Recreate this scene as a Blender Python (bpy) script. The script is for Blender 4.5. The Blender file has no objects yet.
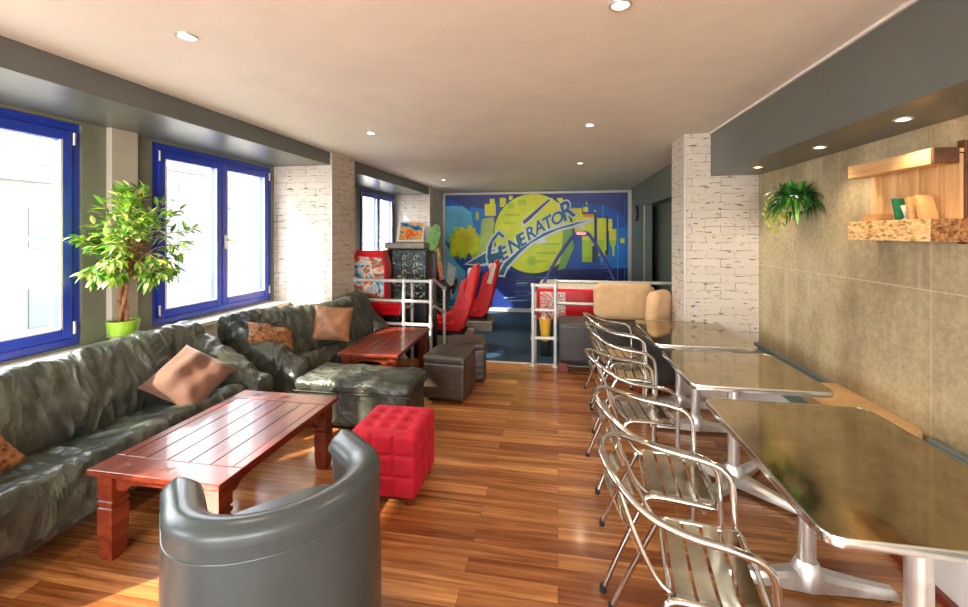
import bpy, bmesh, math, random
from mathutils import Vector, Matrix, noise
random.seed(7)
PI = math.pi
scene = bpy.context.scene
COL = scene.collection

# ------------------------------------------------------------ materials
def lin(c):
    return tuple(((v/255)/12.92 if v/255 <= .04045 else ((v/255+.055)/1.055)**2.4) for v in c) + (1,)

def newmat(name):
    m = bpy.data.materials.new(name); m.use_nodes = True
    nt = m.node_tree
    return m, nt, nt.nodes['Principled BSDF']

def nd(nt, kind, **kw):
    n = nt.nodes.new(kind)
    for k, v in kw.items():
        if k in n.inputs: n.inputs[k].default_value = v
        else: setattr(n, k, v)
    return n

def ramp(nt, fac, stops):
    r = nt.nodes.new('ShaderNodeValToRGB')
    el = r.color_ramp.elements
    while len(el) < len(stops): el.new(.5)
    for e, (p, c) in zip(el, stops):
        e.position = p; e.color = c if len(c) == 4 else lin(c)
    nt.links.new(fac, r.inputs['Fac'])
    return r.outputs['Color']

def coords(nt, kind='Object', scale=(1,1,1), rot=(0,0,0)):
    t = nt.nodes.new('ShaderNodeTexCoord'); mp = nt.nodes.new('ShaderNodeMapping')
    mp.inputs['Scale'].default_value = scale; mp.inputs['Rotation'].default_value = rot
    nt.links.new(t.outputs[kind], mp.inputs['Vector'])
    return mp.outputs['Vector']

def bump(nt, b, height, strength=.3, dist=.01):
    bn = nt.nodes.new('ShaderNodeBump')
    bn.inputs['Strength'].default_value = strength; bn.inputs['Distance'].default_value = dist
    nt.links.new(height, bn.inputs['Height']); nt.links.new(bn.outputs['Normal'], b.inputs['Normal'])

def mixc(nt, fac, a, b, mode='MIX'):
    m = nt.nodes.new('ShaderNodeMix'); m.data_type = 'RGBA'; m.blend_type = mode
    for sock, v in ((m.inputs['Factor'], fac), (m.inputs['A'], a), (m.inputs['B'], b)):
        pass
    def put(s, v):
        if hasattr(v, 'is_linked') or hasattr(v, 'links'): nt.links.new(v, s)
        else: s.default_value = v
    put(m.inputs[0], fac); put(m.inputs[6], a); put(m.inputs[7], b)
    return m.outputs[2]

def plain(name, c, rough=.5, metal=0, spec=.5, nscale=0, namp=.15, bumps=0, coat=0, sheen=0):
    m, nt, b = newmat(name)
    b.inputs['Base Color'].default_value = lin(c)
    b.inputs['Roughness'].default_value = rough
    b.inputs['Metallic'].default_value = metal
    b.inputs['Specular IOR Level'].default_value = spec
    b.inputs['Coat Weight'].default_value = coat
    b.inputs['Sheen Weight'].default_value = sheen
    if nscale:
        v = coords(nt)
        n = nd(nt, 'ShaderNodeTexNoise', Scale=nscale, Detail=6.0, Roughness=.6)
        nt.links.new(v, n.inputs['Vector'])
        lo = tuple(max(0, x*(1-namp)) for x in c); hi = tuple(min(255, x*(1+namp)) for x in c)
        nt.links.new(ramp(nt, n.outputs['Fac'], [(.3, lo), (.7, hi)]), b.inputs['Base Color'])
        if bumps: bump(nt, b, n.outputs['Fac'], bumps)
    return m

M = {}
M['ceiling'] = plain('ceiling_paint', (240, 233, 218), .6, nscale=3, namp=.02)
M['white'] = plain('white_paint', (236, 230, 220), .5, nscale=4, namp=.03)
M['beige_strip'] = plain('beige_paint', (196, 186, 168), .5, nscale=4, namp=.03)
M['dark_grey'] = plain('charcoal_paint', (100, 104, 98), .33, nscale=3, namp=.04)
M['green_grey'] = plain('green_grey_paint', (122, 124, 108), .45, nscale=3, namp=.05)
M['wall_teal'] = plain('dark_teal_paint', (112, 122, 112), .45, nscale=3, namp=.05)
M['blue'] = plain('blue_frame', (40, 66, 186), .3, nscale=6, namp=.06, coat=.3)
M['rubber'] = plain('black_rubber', (22, 22, 22), .7)
M['black'] = plain('black_plastic', (24, 24, 27), .4, nscale=10, namp=.2)
M['navy'] = plain('navy_plastic', (28, 34, 120), .35)
M['red_gloss'] = plain('red_gloss', (215, 14, 24), .28, nscale=6, namp=.06, coat=.4)
M['red_cloth'] = plain('red_seat', (222, 20, 24), .5, nscale=20, namp=.08)
M['grey_plastic'] = plain('grey_plastic', (150, 145, 132), .5, nscale=8, namp=.1)
M['pipe'] = plain('galvanised_pipe', (212, 212, 206), .38, metal=.35, nscale=30, namp=.06)
M['chrome'] = plain('polished_aluminium', (205, 204, 200), .16, metal=1, nscale=14, namp=.04)
M['slat'] = plain('aluminium_slat', (215, 208, 188), .2, metal=1, nscale=14, namp=.04)
M['cast'] = plain('cast_aluminium', (222, 220, 215), .32, metal=.85, nscale=20, namp=.05)
M['steel_handle'] = plain('satin_handle', (222, 216, 205), .3, metal=.7)
M['pot_green'] = plain('lime_glaze', (158, 205, 60), .3, coat=.4)
M['soil'] = plain('soil', (92, 56, 34), .9, nscale=60, namp=.5, bumps=.6)
M['bark'] = plain('bark', (140, 96, 62), .8, nscale=40, namp=.3, bumps=.6)
M['leaf_a'] = plain('leaf_light', (150, 190, 62), .4, nscale=9, namp=.3)
M['leaf_b'] = plain('leaf_mid', (88, 140, 48), .42, nscale=9, namp=.3)
M['leaf_c'] = plain('leaf_pale', (214, 224, 140), .42, nscale=9, namp=.15)
M['leaf_d'] = plain('leaf_deep', (42, 100, 36), .38, nscale=9, namp=.3)
M['leaf_y'] = plain('leaf_yellow', (170, 180, 50), .45, nscale=9, namp=.2)
M['cream'] = plain('cream_suede', (220, 180, 130), .8, nscale=7, namp=.06, bumps=.1, sheen=.3)
M['tan_board'] = plain('tan_board', (206, 168, 120), .5, nscale=5, namp=.08)
M['wood_foot'] = plain('red_brown_wood', (112, 40, 22), .35, nscale=9, namp=.2)
M['carpet'] = plain('blue_carpet', (30, 62, 92), .6, nscale=60, namp=.25, bumps=.3)
M['grout'] = plain('grey_ledge', (180, 182, 176), .5)
M['darkwood'] = plain('dark_aged_wood', (96, 58, 32), .6, nscale=14, namp=.25)
M['paper'] = plain('paper', (236, 228, 205), .6)
M['cardtan'] = plain('tan_card', (196, 148, 92), .6, nscale=20, namp=.1)
M['booklet_green'] = plain('green_cover', (24, 96, 62), .4, nscale=14, namp=.3)
M['yellow_plastic'] = plain('yellow_plastic', (226, 176, 50), .45)
M['building'] = plain('pale_render', (118, 112, 102), .8, nscale=1, namp=.05)
M['building_window'] = plain('pale_window', (84, 92, 104), .4)
M['outside_ground'] = plain('pale_paving', (150, 146, 138), .8, nscale=2, namp=.1)
M['silver_strip'] = plain('corner_bead', (205, 196, 182), .4, metal=.2)
M['ledge_blue'] = plain('ledge_trunking', (120, 132, 134), .35, metal=.3)

def lamp_mat():
    m, nt, b = newmat('lamp_glow')
    b.inputs['Emission Color'].default_value = (1, .85, .6, 1); b.inputs['Emission Strength'].default_value = 5
    return m
M['lamp'] = lamp_mat()

def glass_mat():
    m = bpy.data.materials.new('window_glass'); m.use_nodes = True; nt = m.node_tree
    nt.nodes.clear()
    o = nt.nodes.new('ShaderNodeOutputMaterial'); mx = nt.nodes.new('ShaderNodeMixShader')
    t = nt.nodes.new('ShaderNodeBsdfTransparent'); g = nt.nodes.new('ShaderNodeBsdfGlossy')
    t.inputs['Color'].default_value = (.97, .98, .98, 1); g.inputs['Roughness'].default_value = .03
    mx.inputs['Fac'].default_value = .05
    nt.links.new(t.outputs[0], mx.inputs[1]); nt.links.new(g.outputs[0], mx.inputs[2]); nt.links.new(mx.outputs[0], o.inputs[0])
    return m
M['glass'] = glass_mat()

def floor_mat():
    m, nt, b = newmat('laminate_planks')
    v = coords(nt, 'UV')
    br = nd(nt, 'ShaderNodeTexBrick', Scale=1.0)
    br.inputs['Brick Width'].default_value = 1.15; br.inputs['Row Height'].default_value = .095
    br.inputs['Mortar Size'].default_value = .0012; br.inputs['Bias'].default_value = 0
    br.inputs['Color1'].default_value = (0, 0, 0, 1); br.inputs['Color2'].default_value = (1, 1, 1, 1)
    br.inputs['Mortar'].default_value = (.3, .3, .3, 1)
    br.offset = .37; br.offset_frequency = 2
    nt.links.new(v, br.inputs['Vector'])
    # long streaks along each plank
    v2 = coords(nt, 'UV', (1.1, 26, 1))
    add = nt.nodes.new('ShaderNodeVectorMath'); add.operation = 'ADD'
    sc = nt.nodes.new('ShaderNodeVectorMath'); sc.operation = 'SCALE'; sc.inputs['Scale'].default_value = 9
    nt.links.new(br.outputs['Color'], sc.inputs[0]); nt.links.new(v2, add.inputs[0]); nt.links.new(sc.outputs[0], add.inputs[1])
    n = nd(nt, 'ShaderNodeTexNoise', Scale=1.4, Detail=7.0, Roughness=.62)
    n.inputs['Distortion'].default_value = .5
    nt.links.new(add.outputs[0], n.inputs['Vector'])
    streak = ramp(nt, n.outputs['Fac'], [(.28, (122, 76, 46)), (.43, (172, 117, 70)), (.58, (206, 150, 96)), (.72, (236, 192, 138))])
    tone = ramp(nt, br.outputs['Color'], [(0, (172, 138, 118)), (.5, (212, 190, 168)), (1, (255, 244, 226))])
    c = mixc(nt, 1.0, streak, tone, 'MULTIPLY')
    seam = mixc(nt, br.outputs['Fac'], c, lin((104, 62, 38)))
    nt.links.new(seam, b.inputs['Base Color'])
    b.inputs['Roughness'].default_value = .27
    b.inputs['Coat Weight'].default_value = .25; b.inputs['Coat Roughness'].default_value = .12
    return m
M['floor'] = floor_mat()

def brick_mat():
    m, nt, b = newmat('whitewashed_brick')
    v = coords(nt, 'UV')
    dn = nd(nt, 'ShaderNodeTexNoise', Scale=7.0, Detail=3.0)
    nt.links.new(v, dn.inputs['Vector'])
    vm = nt.nodes.new('ShaderNodeVectorMath'); vm.operation = 'MULTIPLY_ADD'
    vm.inputs[1].default_value = (.032, .032, .032)
    nt.links.new(dn.outputs['Color'], vm.inputs[0]); nt.links.new(v, vm.inputs[2])
    br = nd(nt, 'ShaderNodeTexBrick', Scale=1.0)
    br.inputs['Brick Width'].default_value = .25; br.inputs['Row Height'].default_value = .075
    br.inputs['Mortar Size'].default_value = .0024; br.inputs['Mortar Smooth'].default_value = .3
    br.inputs['Color1'].default_value = lin((212, 200, 184)); br.inputs['Color2'].default_value = lin((205, 192, 176)); br.inputs['Mortar'].default_value = lin((204, 190, 172))
    nt.links.new(vm.outputs[0], br.inputs['Vector'])
    n = nd(nt, 'ShaderNodeTexNoise', Scale=9.5, Detail=5.0, Roughness=.7)
    nt.links.new(v, n.inputs['Vector'])
    mask = ramp(nt, n.outputs['Fac'], [(.46, (0, 0, 0, 1)), (.54, (1, 1, 1, 1))])
    mul = nt.nodes.new('ShaderNodeMath'); mul.operation = 'MULTIPLY'
    nt.links.new(br.outputs['Fac'], mul.inputs[0]); nt.links.new(mask, mul.inputs[1])
    n2 = nd(nt, 'ShaderNodeTexNoise', Scale=22.0, Detail=2.0)
    v2 = coords(nt, 'UV', (.45, 1.8, 1)); nt.links.new(v2, n2.inputs['Vector'])
    chips = ramp(nt, n2.outputs['Fac'], [(.63, (0, 0, 0, 1)), (.67, (1, 1, 1, 1))])
    c1 = mixc(nt, mul.outputs[0], br.outputs['Color'], lin((84, 72, 60)))
    c2 = mixc(nt, chips, c1, lin((120, 106, 90)))
    nt.links.new(c2, b.inputs['Base Color'])
    b.inputs['Roughness'].default_value = .65
    inv = nt.nodes.new('ShaderNodeMath'); inv.operation = 'SUBTRACT'; inv.inputs[0].default_value = 1
    nt.links.new(br.outputs['Fac'], inv.inputs[1])
    bump(nt, b, inv.outputs[0], .35, .006)
    return m
M['brick'] = brick_mat()

def concrete_mat():
    m, nt, b = newmat('raw_concrete')
    v = coords(nt, 'UV'); vv = coords(nt, 'UV', (1.5, .7, 1))
    n = nd(nt, 'ShaderNodeTexNoise', Scale=1.7, Detail=12.0, Roughness=.62); nt.links.new(vv, n.inputs['Vector'])
    n.inputs['Distortion'].default_value = .1
    base = ramp(nt, n.outputs['Fac'], [(.28, (140, 124, 92)), (.42, (170, 152, 116)), (.55, (194, 175, 136)), (.7, (214, 197, 158))])
    n2 = nd(nt, 'ShaderNodeTexNoise', Scale=30.0, Detail=8.0, Roughness=.75); nt.links.new(v, n2.inputs['Vector'])
    fine = ramp(nt, n2.outputs['Fac'], [(.3, (205, 200, 192)), (.6, (255, 255, 255))])
    c = mixc(nt, .8, base, fine, 'MULTIPLY')
    # form-work seams and vertical runs of paler lime
    v3 = coords(nt, 'UV', (5.5, .5, 1))
    n3 = nd(nt, 'ShaderNodeTexNoise', Scale=1.3, Detail=4.0); nt.links.new(v3, n3.inputs['Vector'])
    runs = ramp(nt, n3.outputs['Fac'], [(.56, (0, 0, 0, 1)), (.72, (.6, .6, .6, 1))])
    c = mixc(nt, runs, c, lin((206, 192, 160)))
    br = nd(nt, 'ShaderNodeTexBrick', Scale=1.0); br.offset = 0
    br.inputs['Brick Width'].default_value = 2.42; br.inputs['Row Height'].default_value = 1.285
    br.inputs['Mortar Size'].default_value = .003; br.inputs['Mortar Smooth'].default_value = 1
    nt.links.new(v, br.inputs['Vector'])
    c = mixc(nt, br.outputs['Fac'], c, lin((224, 210, 178)))
    nt.links.new(c, b.inputs['Base Color'])
    b.inputs['Roughness'].default_value = .6
    bump(nt, b, n2.outputs['Fac'], .25, .01)
    return m
M['concrete'] = concrete_mat()

def leather_mat(name, dark, light, rough=.33, wr=.6, crease=0.0):
    m, nt, b = newmat(name)
    v = coords(nt)
    n = nd(nt, 'ShaderNodeTexNoise', Scale=3.0, Detail=8.0, Roughness=.6); nt.links.new(v, n.inputs['Vector'])
    nt.links.new(ramp(nt, n.outputs['Fac'], [(.35, dark), (.7, light)]), b.inputs['Base Color'])
    b.inputs['Roughness'].default_value = rough
    n2 = nd(nt, 'ShaderNodeTexNoise', Scale=9.0, Detail=5.0, Roughness=.55); n2.inputs['Distortion'].default_value = 1.2
    nt.links.new(v, n2.inputs['Vector'])
    h = n2.outputs['Fac']
    if crease:
        v3 = coords(nt, 'Object', (1.0, 1.5, .75), (.5, .25, .3))
        n3 = nt.nodes.new('ShaderNodeTexNoise'); n3.noise_type = 'RIDGED_MULTIFRACTAL'
        for k_, q_ in (('Scale', 3.6), ('Detail', 3.0), ('Roughness', .45), ('Distortion', .7), ('Gain', 1.6), ('Offset', .9)):
            n3.inputs[k_].default_value = q_
        nt.links.new(v3, n3.inputs['Vector'])
        mx = nt.nodes.new('ShaderNodeMath'); mx.operation = 'MULTIPLY_ADD'; mx.inputs[1].default_value = crease
        nt.links.new(n3.outputs['Fac'], mx.inputs[0]); nt.links.new(h, mx.inputs[2]); h = mx.outputs[0]
    bump(nt, b, h, wr, .02)
    return m
M['leather'] = leather_mat('green_black_leather', (46, 52, 47), (90, 94, 82), .31, .65, 1.15)
M['leather_dark'] = leather_mat('dark_leather', (40, 36, 34), (60, 54, 50), .4, .2)
M['tub'] = leather_mat('slate_leatherette', (58, 66, 68), (72, 80, 80), .3, .05)
M['leather_brown'] = leather_mat('brown_leatherette', (52, 42, 34), (72, 60, 50), .35, .15)

def velvet_mat():
    m, nt, b = newmat('crimson_velvet')
    b.inputs['Base Color'].default_value = lin((176, 0, 34)); b.inputs['Roughness'].default_value = .75
    b.inputs['Sheen Weight'].default_value = .25; b.inputs['Sheen Tint'].default_value = (1, .05, .12, 1)
    v = coords(nt); n = nd(nt, 'ShaderNodeTexNoise', Scale=18.0, Detail=5.0); nt.links.new(v, n.inputs['Vector'])
    nt.links.new(ramp(nt, n.outputs['Fac'], [(.3, (164, 0, 30)), (.7, (196, 2, 44))]), b.inputs['Base Color'])
    return m
M['velvet'] = velvet_mat()

def grain_mat(name, dark, mid, light, rough=.25, axis='Y', coat=.3, scale=1.0):
    m, nt, b = newmat(name)
    s = {'Y': (16, .9, 16), 'X': (.9, 16, 16), 'Z': (16, 16, .9)}[axis]
    v = coords(nt, 'Object', tuple(q*scale for q in s))
    n = nd(nt, 'ShaderNodeTexNoise', Scale=1.6, Detail=6.0, Roughness=.6); n.inputs['Distortion'].default_value = .4
    nt.links.new(v, n.inputs['Vector'])
    nt.links.new(ramp(nt, n.outputs['Fac'], [(.3, dark), (.5, mid), (.72, light)]), b.inputs['Base Color'])
    b.inputs['Roughness'].default_value = rough; b.inputs['Coat Weight'].default_value = coat
    return m
M['table_wood'] = grain_mat('mahogany_wood', (84, 30, 17), (112, 43, 24), (138, 60, 36), .30, 'Y', .2)
M['pine'] = grain_mat('pallet_pine', (196, 142, 84), (222, 172, 112), (238, 196, 140), .6, 'Z', 0)
M['pine_y'] = grain_mat('pallet_pine_beam', (196, 142, 84), (224, 176, 116), (240, 200, 146), .6, 'Y', 0)

def spotted(name, scale, stops, rough=.7):
    m, nt, b = newmat(name); v = coords(nt)
    vo = nd(nt, 'ShaderNodeTexVoronoi', Scale=scale); nt.links.new(v, vo.inputs['Vector'])
    n = nd(nt, 'ShaderNodeTexNoise', Scale=scale*.6, Detail=3.0); nt.links.new(v, n.inputs['Vector'])
    mx = nt.nodes.new('ShaderNodeMath'); mx.operation = 'MULTIPLY'
    nt.links.new(vo.outputs['Distance'], mx.inputs[0]); nt.links.new(n.outputs['Fac'], mx.inputs[1])
    nt.links.new(ramp(nt, mx.outputs[0], stops), b.inputs['Base Color'])
    b.inputs['Roughness'].default_value = rough
    return m
M['leopard'] = spotted('leopard_fabric', 34, [(.05, (44, 22, 12)), (.17, (112, 66, 32)), (.36, (150, 100, 54))])
def osb_mat(name, stops):
    m, nt, b = newmat(name); v = coords(nt, 'Object', (1, .45, 1), (.6, 0, 0))
    vo = nd(nt, 'ShaderNodeTexVoronoi', Scale=95.0); nt.links.new(v, vo.inputs['Vector'])
    n = nd(nt, 'ShaderNodeTexNoise', Scale=70.0, Detail=4.0); nt.links.new(v, n.inputs['Vector'])
    sp = nt.nodes.new('ShaderNodeSeparateColor'); nt.links.new(vo.outputs['Color'], sp.inputs[0])
    ad = nt.nodes.new('ShaderNodeMath'); ad.operation = 'ADD'; nt.links.new(sp.outputs[0], ad.inputs[0]); nt.links.new(n.outputs['Fac'], ad.inputs[1])
    hf = nt.nodes.new('ShaderNodeMath'); hf.operation = 'MULTIPLY'; hf.inputs[1].default_value = .5; nt.links.new(ad.outputs[0], hf.inputs[0])
    nt.links.new(ramp(nt, hf.outputs[0], stops), b.inputs['Base Color']); b.inputs['Roughness'].default_value = .65
    return m
M['osb'] = osb_mat('strand_board', [(.25, (170, 116, 60)), (.38, (224, 176, 108)), (.7, (244, 210, 150))])
M['osb_dark'] = osb_mat('weathered_strand_board', [(.25, (92, 54, 26)), (.45, (150, 98, 50)), (.7, (184, 132, 76))])
M['pillow_brown'] = plain('brown_suede', (104, 68, 50), .75, nscale=7, namp=.1, bumps=.2, sheen=.2)
M['pillow_tan'] = plain('copper_satin', (142, 96, 64), .45, nscale=5, namp=.15, bumps=.3)

def tabletop_mat():
    m, nt, b = newmat('bronze_tinted_tabletop')
    v = coords(nt); n = nd(nt, 'ShaderNodeTexNoise', Scale=6.0, Detail=8.0, Roughness=.7); nt.links.new(v, n.inputs['Vector'])
    nt.links.new(ramp(nt, n.outputs['Fac'], [(.3, (146, 130, 98)), (.7, (182, 164, 126))]), b.inputs['Base Color'])
    b.inputs['Metallic'].default_value = .9; b.inputs['Roughness'].default_value = .07
    n2 = nd(nt, 'ShaderNodeTexNoise', Scale=70.0, Detail=3.0); nt.links.new(v, n2.inputs['Vector'])
    bump(nt, b, n2.outputs['Fac'], .05, .003)
    return m
M['tabletop'] = tabletop_mat()

def picture_mat(name, scale, cols):
    m, nt, b = newmat(name); v = coords(nt, 'Object', (1, 1, 1.6))
    n = nd(nt, 'ShaderNodeTexNoise', Scale=scale, Detail=2.5, Roughness=.5); n.inputs['Distortion'].default_value = 1.4
    nt.links.new(v, n.inputs['Vector'])
    st = [(.3+.4*i/(len(cols)-1), c) for i, c in enumerate(cols)]
    r = ramp(nt, n.outputs['Fac'], st)
    nt.links.new(r, b.inputs['Base Color']); b.inputs['Roughness'].default_value = .25
    return m
M['art_race'] = picture_mat('race_artwork', 4.2, [(30, 80, 170), (110, 190, 210), (235, 230, 215), (230, 90, 50), (60, 130, 110), (240, 200, 90)])
M['art_hot'] = picture_mat('hot_artwork', 5.0, [(20, 70, 130), (40, 140, 190), (250, 190, 70), (225, 60, 30), (250, 225, 150)])
M['art_white'] = picture_mat('splash_artwork', 9, [(245, 240, 232), (245, 240, 232), (235, 80, 60), (245, 230, 220)])
M['art_dark'] = picture_mat('dark_artwork', 9.0, [(22, 30, 30), (28, 34, 32), (26, 30, 34), (60, 110, 90), (190, 190, 160)])

# ------------------------------------------------------------ mesh helpers
class MB:
    def __init__(s): s.bm = bmesh.new()
    def _add(s, vs, fs, mi=0):
        bv = [s.bm.verts.new(v) for v in vs]; out = []
        for f in fs:
            try:
                q = s.bm.faces.new([bv[i] for i in f]); q.material_index = mi; out.append(q)
            except ValueError: pass
        return bv, out
    def box(s, x0, x1, y0, y1, z0, z1, bev=0, mi=0, seg=2, xf=None):
        vs = [(x, y, z) for x in (x0, x1) for y in (y0, y1) for z in (z0, z1)]
        fs = [(0,1,3,2), (4,6,7,5), (0,4,5,1), (2,3,7,6), (0,2,6,4), (1,5,7,3)]
        bv, bf = s._add(vs, fs, mi)
        if bev:
            es = list({e for f in bf for e in f.edges})
            r = bmesh.ops.bevel(s.bm, geom=es, offset=bev, segments=seg, profile=.5, affect='EDGES')
            for f in r['faces']: f.material_index = mi
            bv = list({v for f in r['faces'] for v in f.verts} | {v for v in bv if v.is_valid})
        if xf is not None: bmesh.ops.transform(s.bm, matrix=xf, verts=[v for v in bv if v.is_valid])
        return s
    def rings(s, rings, cap=True, mi=0, closed=False):
        n = len(rings[0]); vs = [p for r in rings for p in r]; fs = []
        m = len(rings)
        for i in range(m if closed else m-1):
            for j in range(n):
                a = i*n+j; b_ = i*n+(j+1) % n; c = ((i+1) % m)*n+(j+1) % n; d = ((i+1) % m)*n+j
                fs.append((a, b_, c, d))
        if cap and not closed:
            fs.append(tuple(range(n))[::-1]); fs.append(tuple((m-1)*n+j for j in range(n)))
        s._add(vs, fs, mi); return s
    def tube(s, pts, r, n=10, mi=0, smooth=0, closed=False):
        pts = [Vector(p) for p in pts]
        rr = r if isinstance(r, (list, tuple)) else [r]*len(pts)
        if smooth:
            pts, rr = catmull(pts, rr, smooth, closed)
        m = len(pts); rg = []; up = None
        for i, p in enumerate(pts):
            if closed: t = pts[(i+1) % m]-pts[i-1]
            else: t = pts[min(i+1, m-1)]-pts[max(i-1, 0)]
            t.normalize()
            if up is None:
                up = Vector((0, 0, 1)) if abs(t.z) < .9 else Vector((1, 0, 0))
            a = t.cross(up)
            if a.length < 1e-4: a = t.orthogonal()
            a.normalize(); b_ = a.cross(t).normalized(); up = b_
            rg.append([p+(a*math.cos(2*PI*k/n)+b_*math.sin(2*PI*k/n))*rr[i] for k in range(n)])
        return s.rings(rg, mi=mi, closed=closed)
    def cyl(s, c, r, z0, z1, n=24, mi=0, r2=None):
        r2 = r if r2 is None else r2
        return s.rings([[(c[0]+q*math.cos(2*PI*k/n), c[1]+q*math.sin(2*PI*k/n), z) for k in range(n)] for q, z in ((r, z0), (r2, z1))], mi=mi)
    def lathe(s, c, prof, n=28, mi=0):
        return s.rings([[(c[0]+max(r, 1e-4)*math.cos(2*PI*k/n), c[1]+max(r, 1e-4)*math.sin(2*PI*k/n), c[2]+z) for k in range(n)] for r, z in prof], mi=mi)
    def poly(s, pts, d, mi=0):
        """flat polygon (list of 3D points) given thickness d (vector)"""
        n = len(pts); d = Vector(d)
        vs = [Vector(p) for p in pts]+[Vector(p)+d for p in pts]
        fs = [tuple(range(n)), tuple(range(2*n-1, n-1, -1))]+[(i, (i+1) % n, (i+1) % n+n, i+n) for i in range(n)]
        s._add(vs, fs, mi); return s
    def xform(s, mat):
        bmesh.ops.transform(s.bm, matrix=mat, verts=s.bm.verts); return s
    def build(s, name, mats, parent=None, smooth=False, recalc=True, loc=None):
        bm = s.bm
        if recalc: bmesh.ops.recalc_face_normals(bm, faces=bm.faces)
        uv = bm.loops.layers.uv.new('uv')
        for f in bm.faces:
            n = f.normal; ax, ay, az = abs(n.x), abs(n.y), abs(n.z)
            for l in f.loops:
                c = l.vert.co
                if loc is not None: c = c+Vector(loc)
                l[uv].uv = (c.y, c.z) if ax >= ay and ax >= az else ((c.x, c.z) if ay >= az else (c.x, c.y))
        if smooth:
            for f in bm.faces: f.smooth = True
            ang = math.radians(38)
            for e in bm.edges:
                if len(e.link_faces) == 2 and e.calc_face_angle(0) > ang: e.smooth = False
        me = bpy.data.meshes.new(name); bm.to_mesh(me); bm.free()
        for m in (mats if isinstance(mats, (list, tuple)) else [mats]):
            me.materials.append(M[m] if isinstance(m, str) else m)
        o = bpy.data.objects.new(name, me); COL.objects.link(o)
        if parent is not None: o.parent = parent
        if loc is not None: o.location = loc
        return o

def catmull(pts, rr, k, closed=False):
    out, ro = [], []; m = len(pts)
    rng = range(m) if closed else range(m-1)
    for i in rng:
        if closed: p = [pts[(i+j) % m] for j in (-1, 0, 1, 2)]; q = [rr[(i+j) % m] for j in (0, 1)]
        else: p = [pts[max(i-1, 0)], pts[i], pts[i+1], pts[min(i+2, m-1)]]; q = [rr[i], rr[i+1]]
        for a in range(k):
            t = a/k
            out.append(.5*((2*p[1])+(-p[0]+p[2])*t+(2*p[0]-5*p[1]+4*p[2]-p[3])*t*t+(-p[0]+3*p[1]-3*p[2]+p[3])*t**3))
            ro.append(q[0]*(1-t)+q[1]*t)
    if not closed: out.append(pts[-1]); ro.append(rr[-1])
    return out, ro

def tag(o, label, cat, group=None, kind=None):
    o['label'] = label; o['category'] = cat
    if group: o['group'] = group
    if kind: o['kind'] = kind
    return o
def thing(name, label, cat, loc=(0,0,0), rz=0, group=None):
    o = bpy.data.objects.new(name, None); COL.objects.link(o)
    o.empty_display_size = .1
    o.location = loc; o.rotation_euler = (0, 0, rz)
    return tag(o, label, cat, group)
def struct(name, mb, mat, label=None, smooth=False):
    o = mb.build(name, mat, None, smooth); o['kind'] = 'structure'
    if label: o['label'] = label
    return o
KIDS = {}
def copy_tree(o, loc=None, rz=None, label=None, parent=None):
    c = o.copy(); COL.objects.link(c)
    if parent is not None: c.parent = parent
    for ch in [x for x in bpy.data.objects if x.parent == o]: copy_tree(ch, parent=c)
    if loc is not None: c.location = loc
    if rz is not None: c.rotation_euler = (0, 0, rz)
    if label: c['label'] = label
    return c

def wrinkle(bm, amp, fr, seed=0, an=(1,1,1)):
    bm.normal_update()
    off = Vector((seed*3.1, seed*1.7, seed*2.3)); ds = []
    for v in bm.verts:
        p = Vector((v.co.x*an[0], v.co.y*an[1], v.co.z*an[2]))*fr+off
        w = noise.noise_vector(p*.5)*.9
        a = 1-abs(noise.noise(p+w))*2.2
        b_ = noise.noise(p*2.3+w)
        ds.append((v, v.normal*(amp*(a*.65+b_*.45-.3))))
    for v, d in ds: v.co += d

def loft(rings, nring, nalong, amp=0, fr=6, seed=0, an=(1,1,1), endround=.0):
    """smooth closed rings -> dense soft body"""
    rs = []
    for r in rings:
        q, _ = catmull([Vector(p) for p in r], [0]*len(r), nring, True); rs.append(q)
    n = len(rs[0]); cols = []
    for j in range(n):
        q, _ = catmull([r[j] for r in rs], [0]*len(rs), nalong, False); cols.append(q)
    m = len(cols[0]); out = []
    for i in range(m): out.append([cols[j][i] for j in range(n)])
    if endround > 0:
        for end in (0, 1):
            src = out[0] if end == 0 else out[-1]
            nxt = out[1] if end == 0 else out[-2]
            cen = sum(src, Vector())/n; dirn = (sum(src, Vector())/n-sum(nxt, Vector())/n).normalized()
            ex = []
            for k in range(1, 7):
                t = k/6*PI/2
                ex.append([cen+(p-cen)*max(.02, (.25+.75*math.cos(t)) if k < 6 else .1)+dirn*endround*math.sin(t) for p in src])
            out = (ex[::-1]+out) if end == 0 else (out+ex)
    b = MB(); b.rings(out)
    if amp:
        bmesh.ops.recalc_face_normals(b.bm, faces=b.bm.faces)
        wrinkle(b.bm, amp, fr, seed, an)
    return b

def cushion(w, h, t, mat, name, parent=None, n=26, amp=.006, seed=0, corner=.06):
    """pillow standing in local XZ, thickness along Y, base at z=0"""
    b = MB(); vs = []; N = n+1
    for side in (1, -1):
        for i in range(N):
            for j in range(N):
                u = i/n*2-1; v = j/n*2-1
                th = ((1-abs(u)**2.6)*(1-abs(v)**2.6))**.55*t/2
                px = u*w/2*(1-corner*(1-v*v)); pz = v*h/2*(1-corner*(1-u*u))
                q = Vector((px*9+seed, pz*9, side*2))
                th += amp*noise.noise(q)*(1-abs(u)**4)*(1-abs(v)**4)*3
                vs.append((px, side*max(th, 0), pz+h/2))
    fs = []
    for s_ in (0, 1):
        o = s_*N*N
        for i in range(n):
            for j in range(n):
                f = (o+i*N+j, o+(i+1)*N+j, o+(i+1)*N+j+1, o+i*N+j+1)
                fs.append(f if s_ == 0 else f[::-1])
    b._add(vs, fs); bmesh.ops.remove_doubles(b.bm, verts=b.bm.verts, dist=.0004)
    return b

H = 2.5
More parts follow.
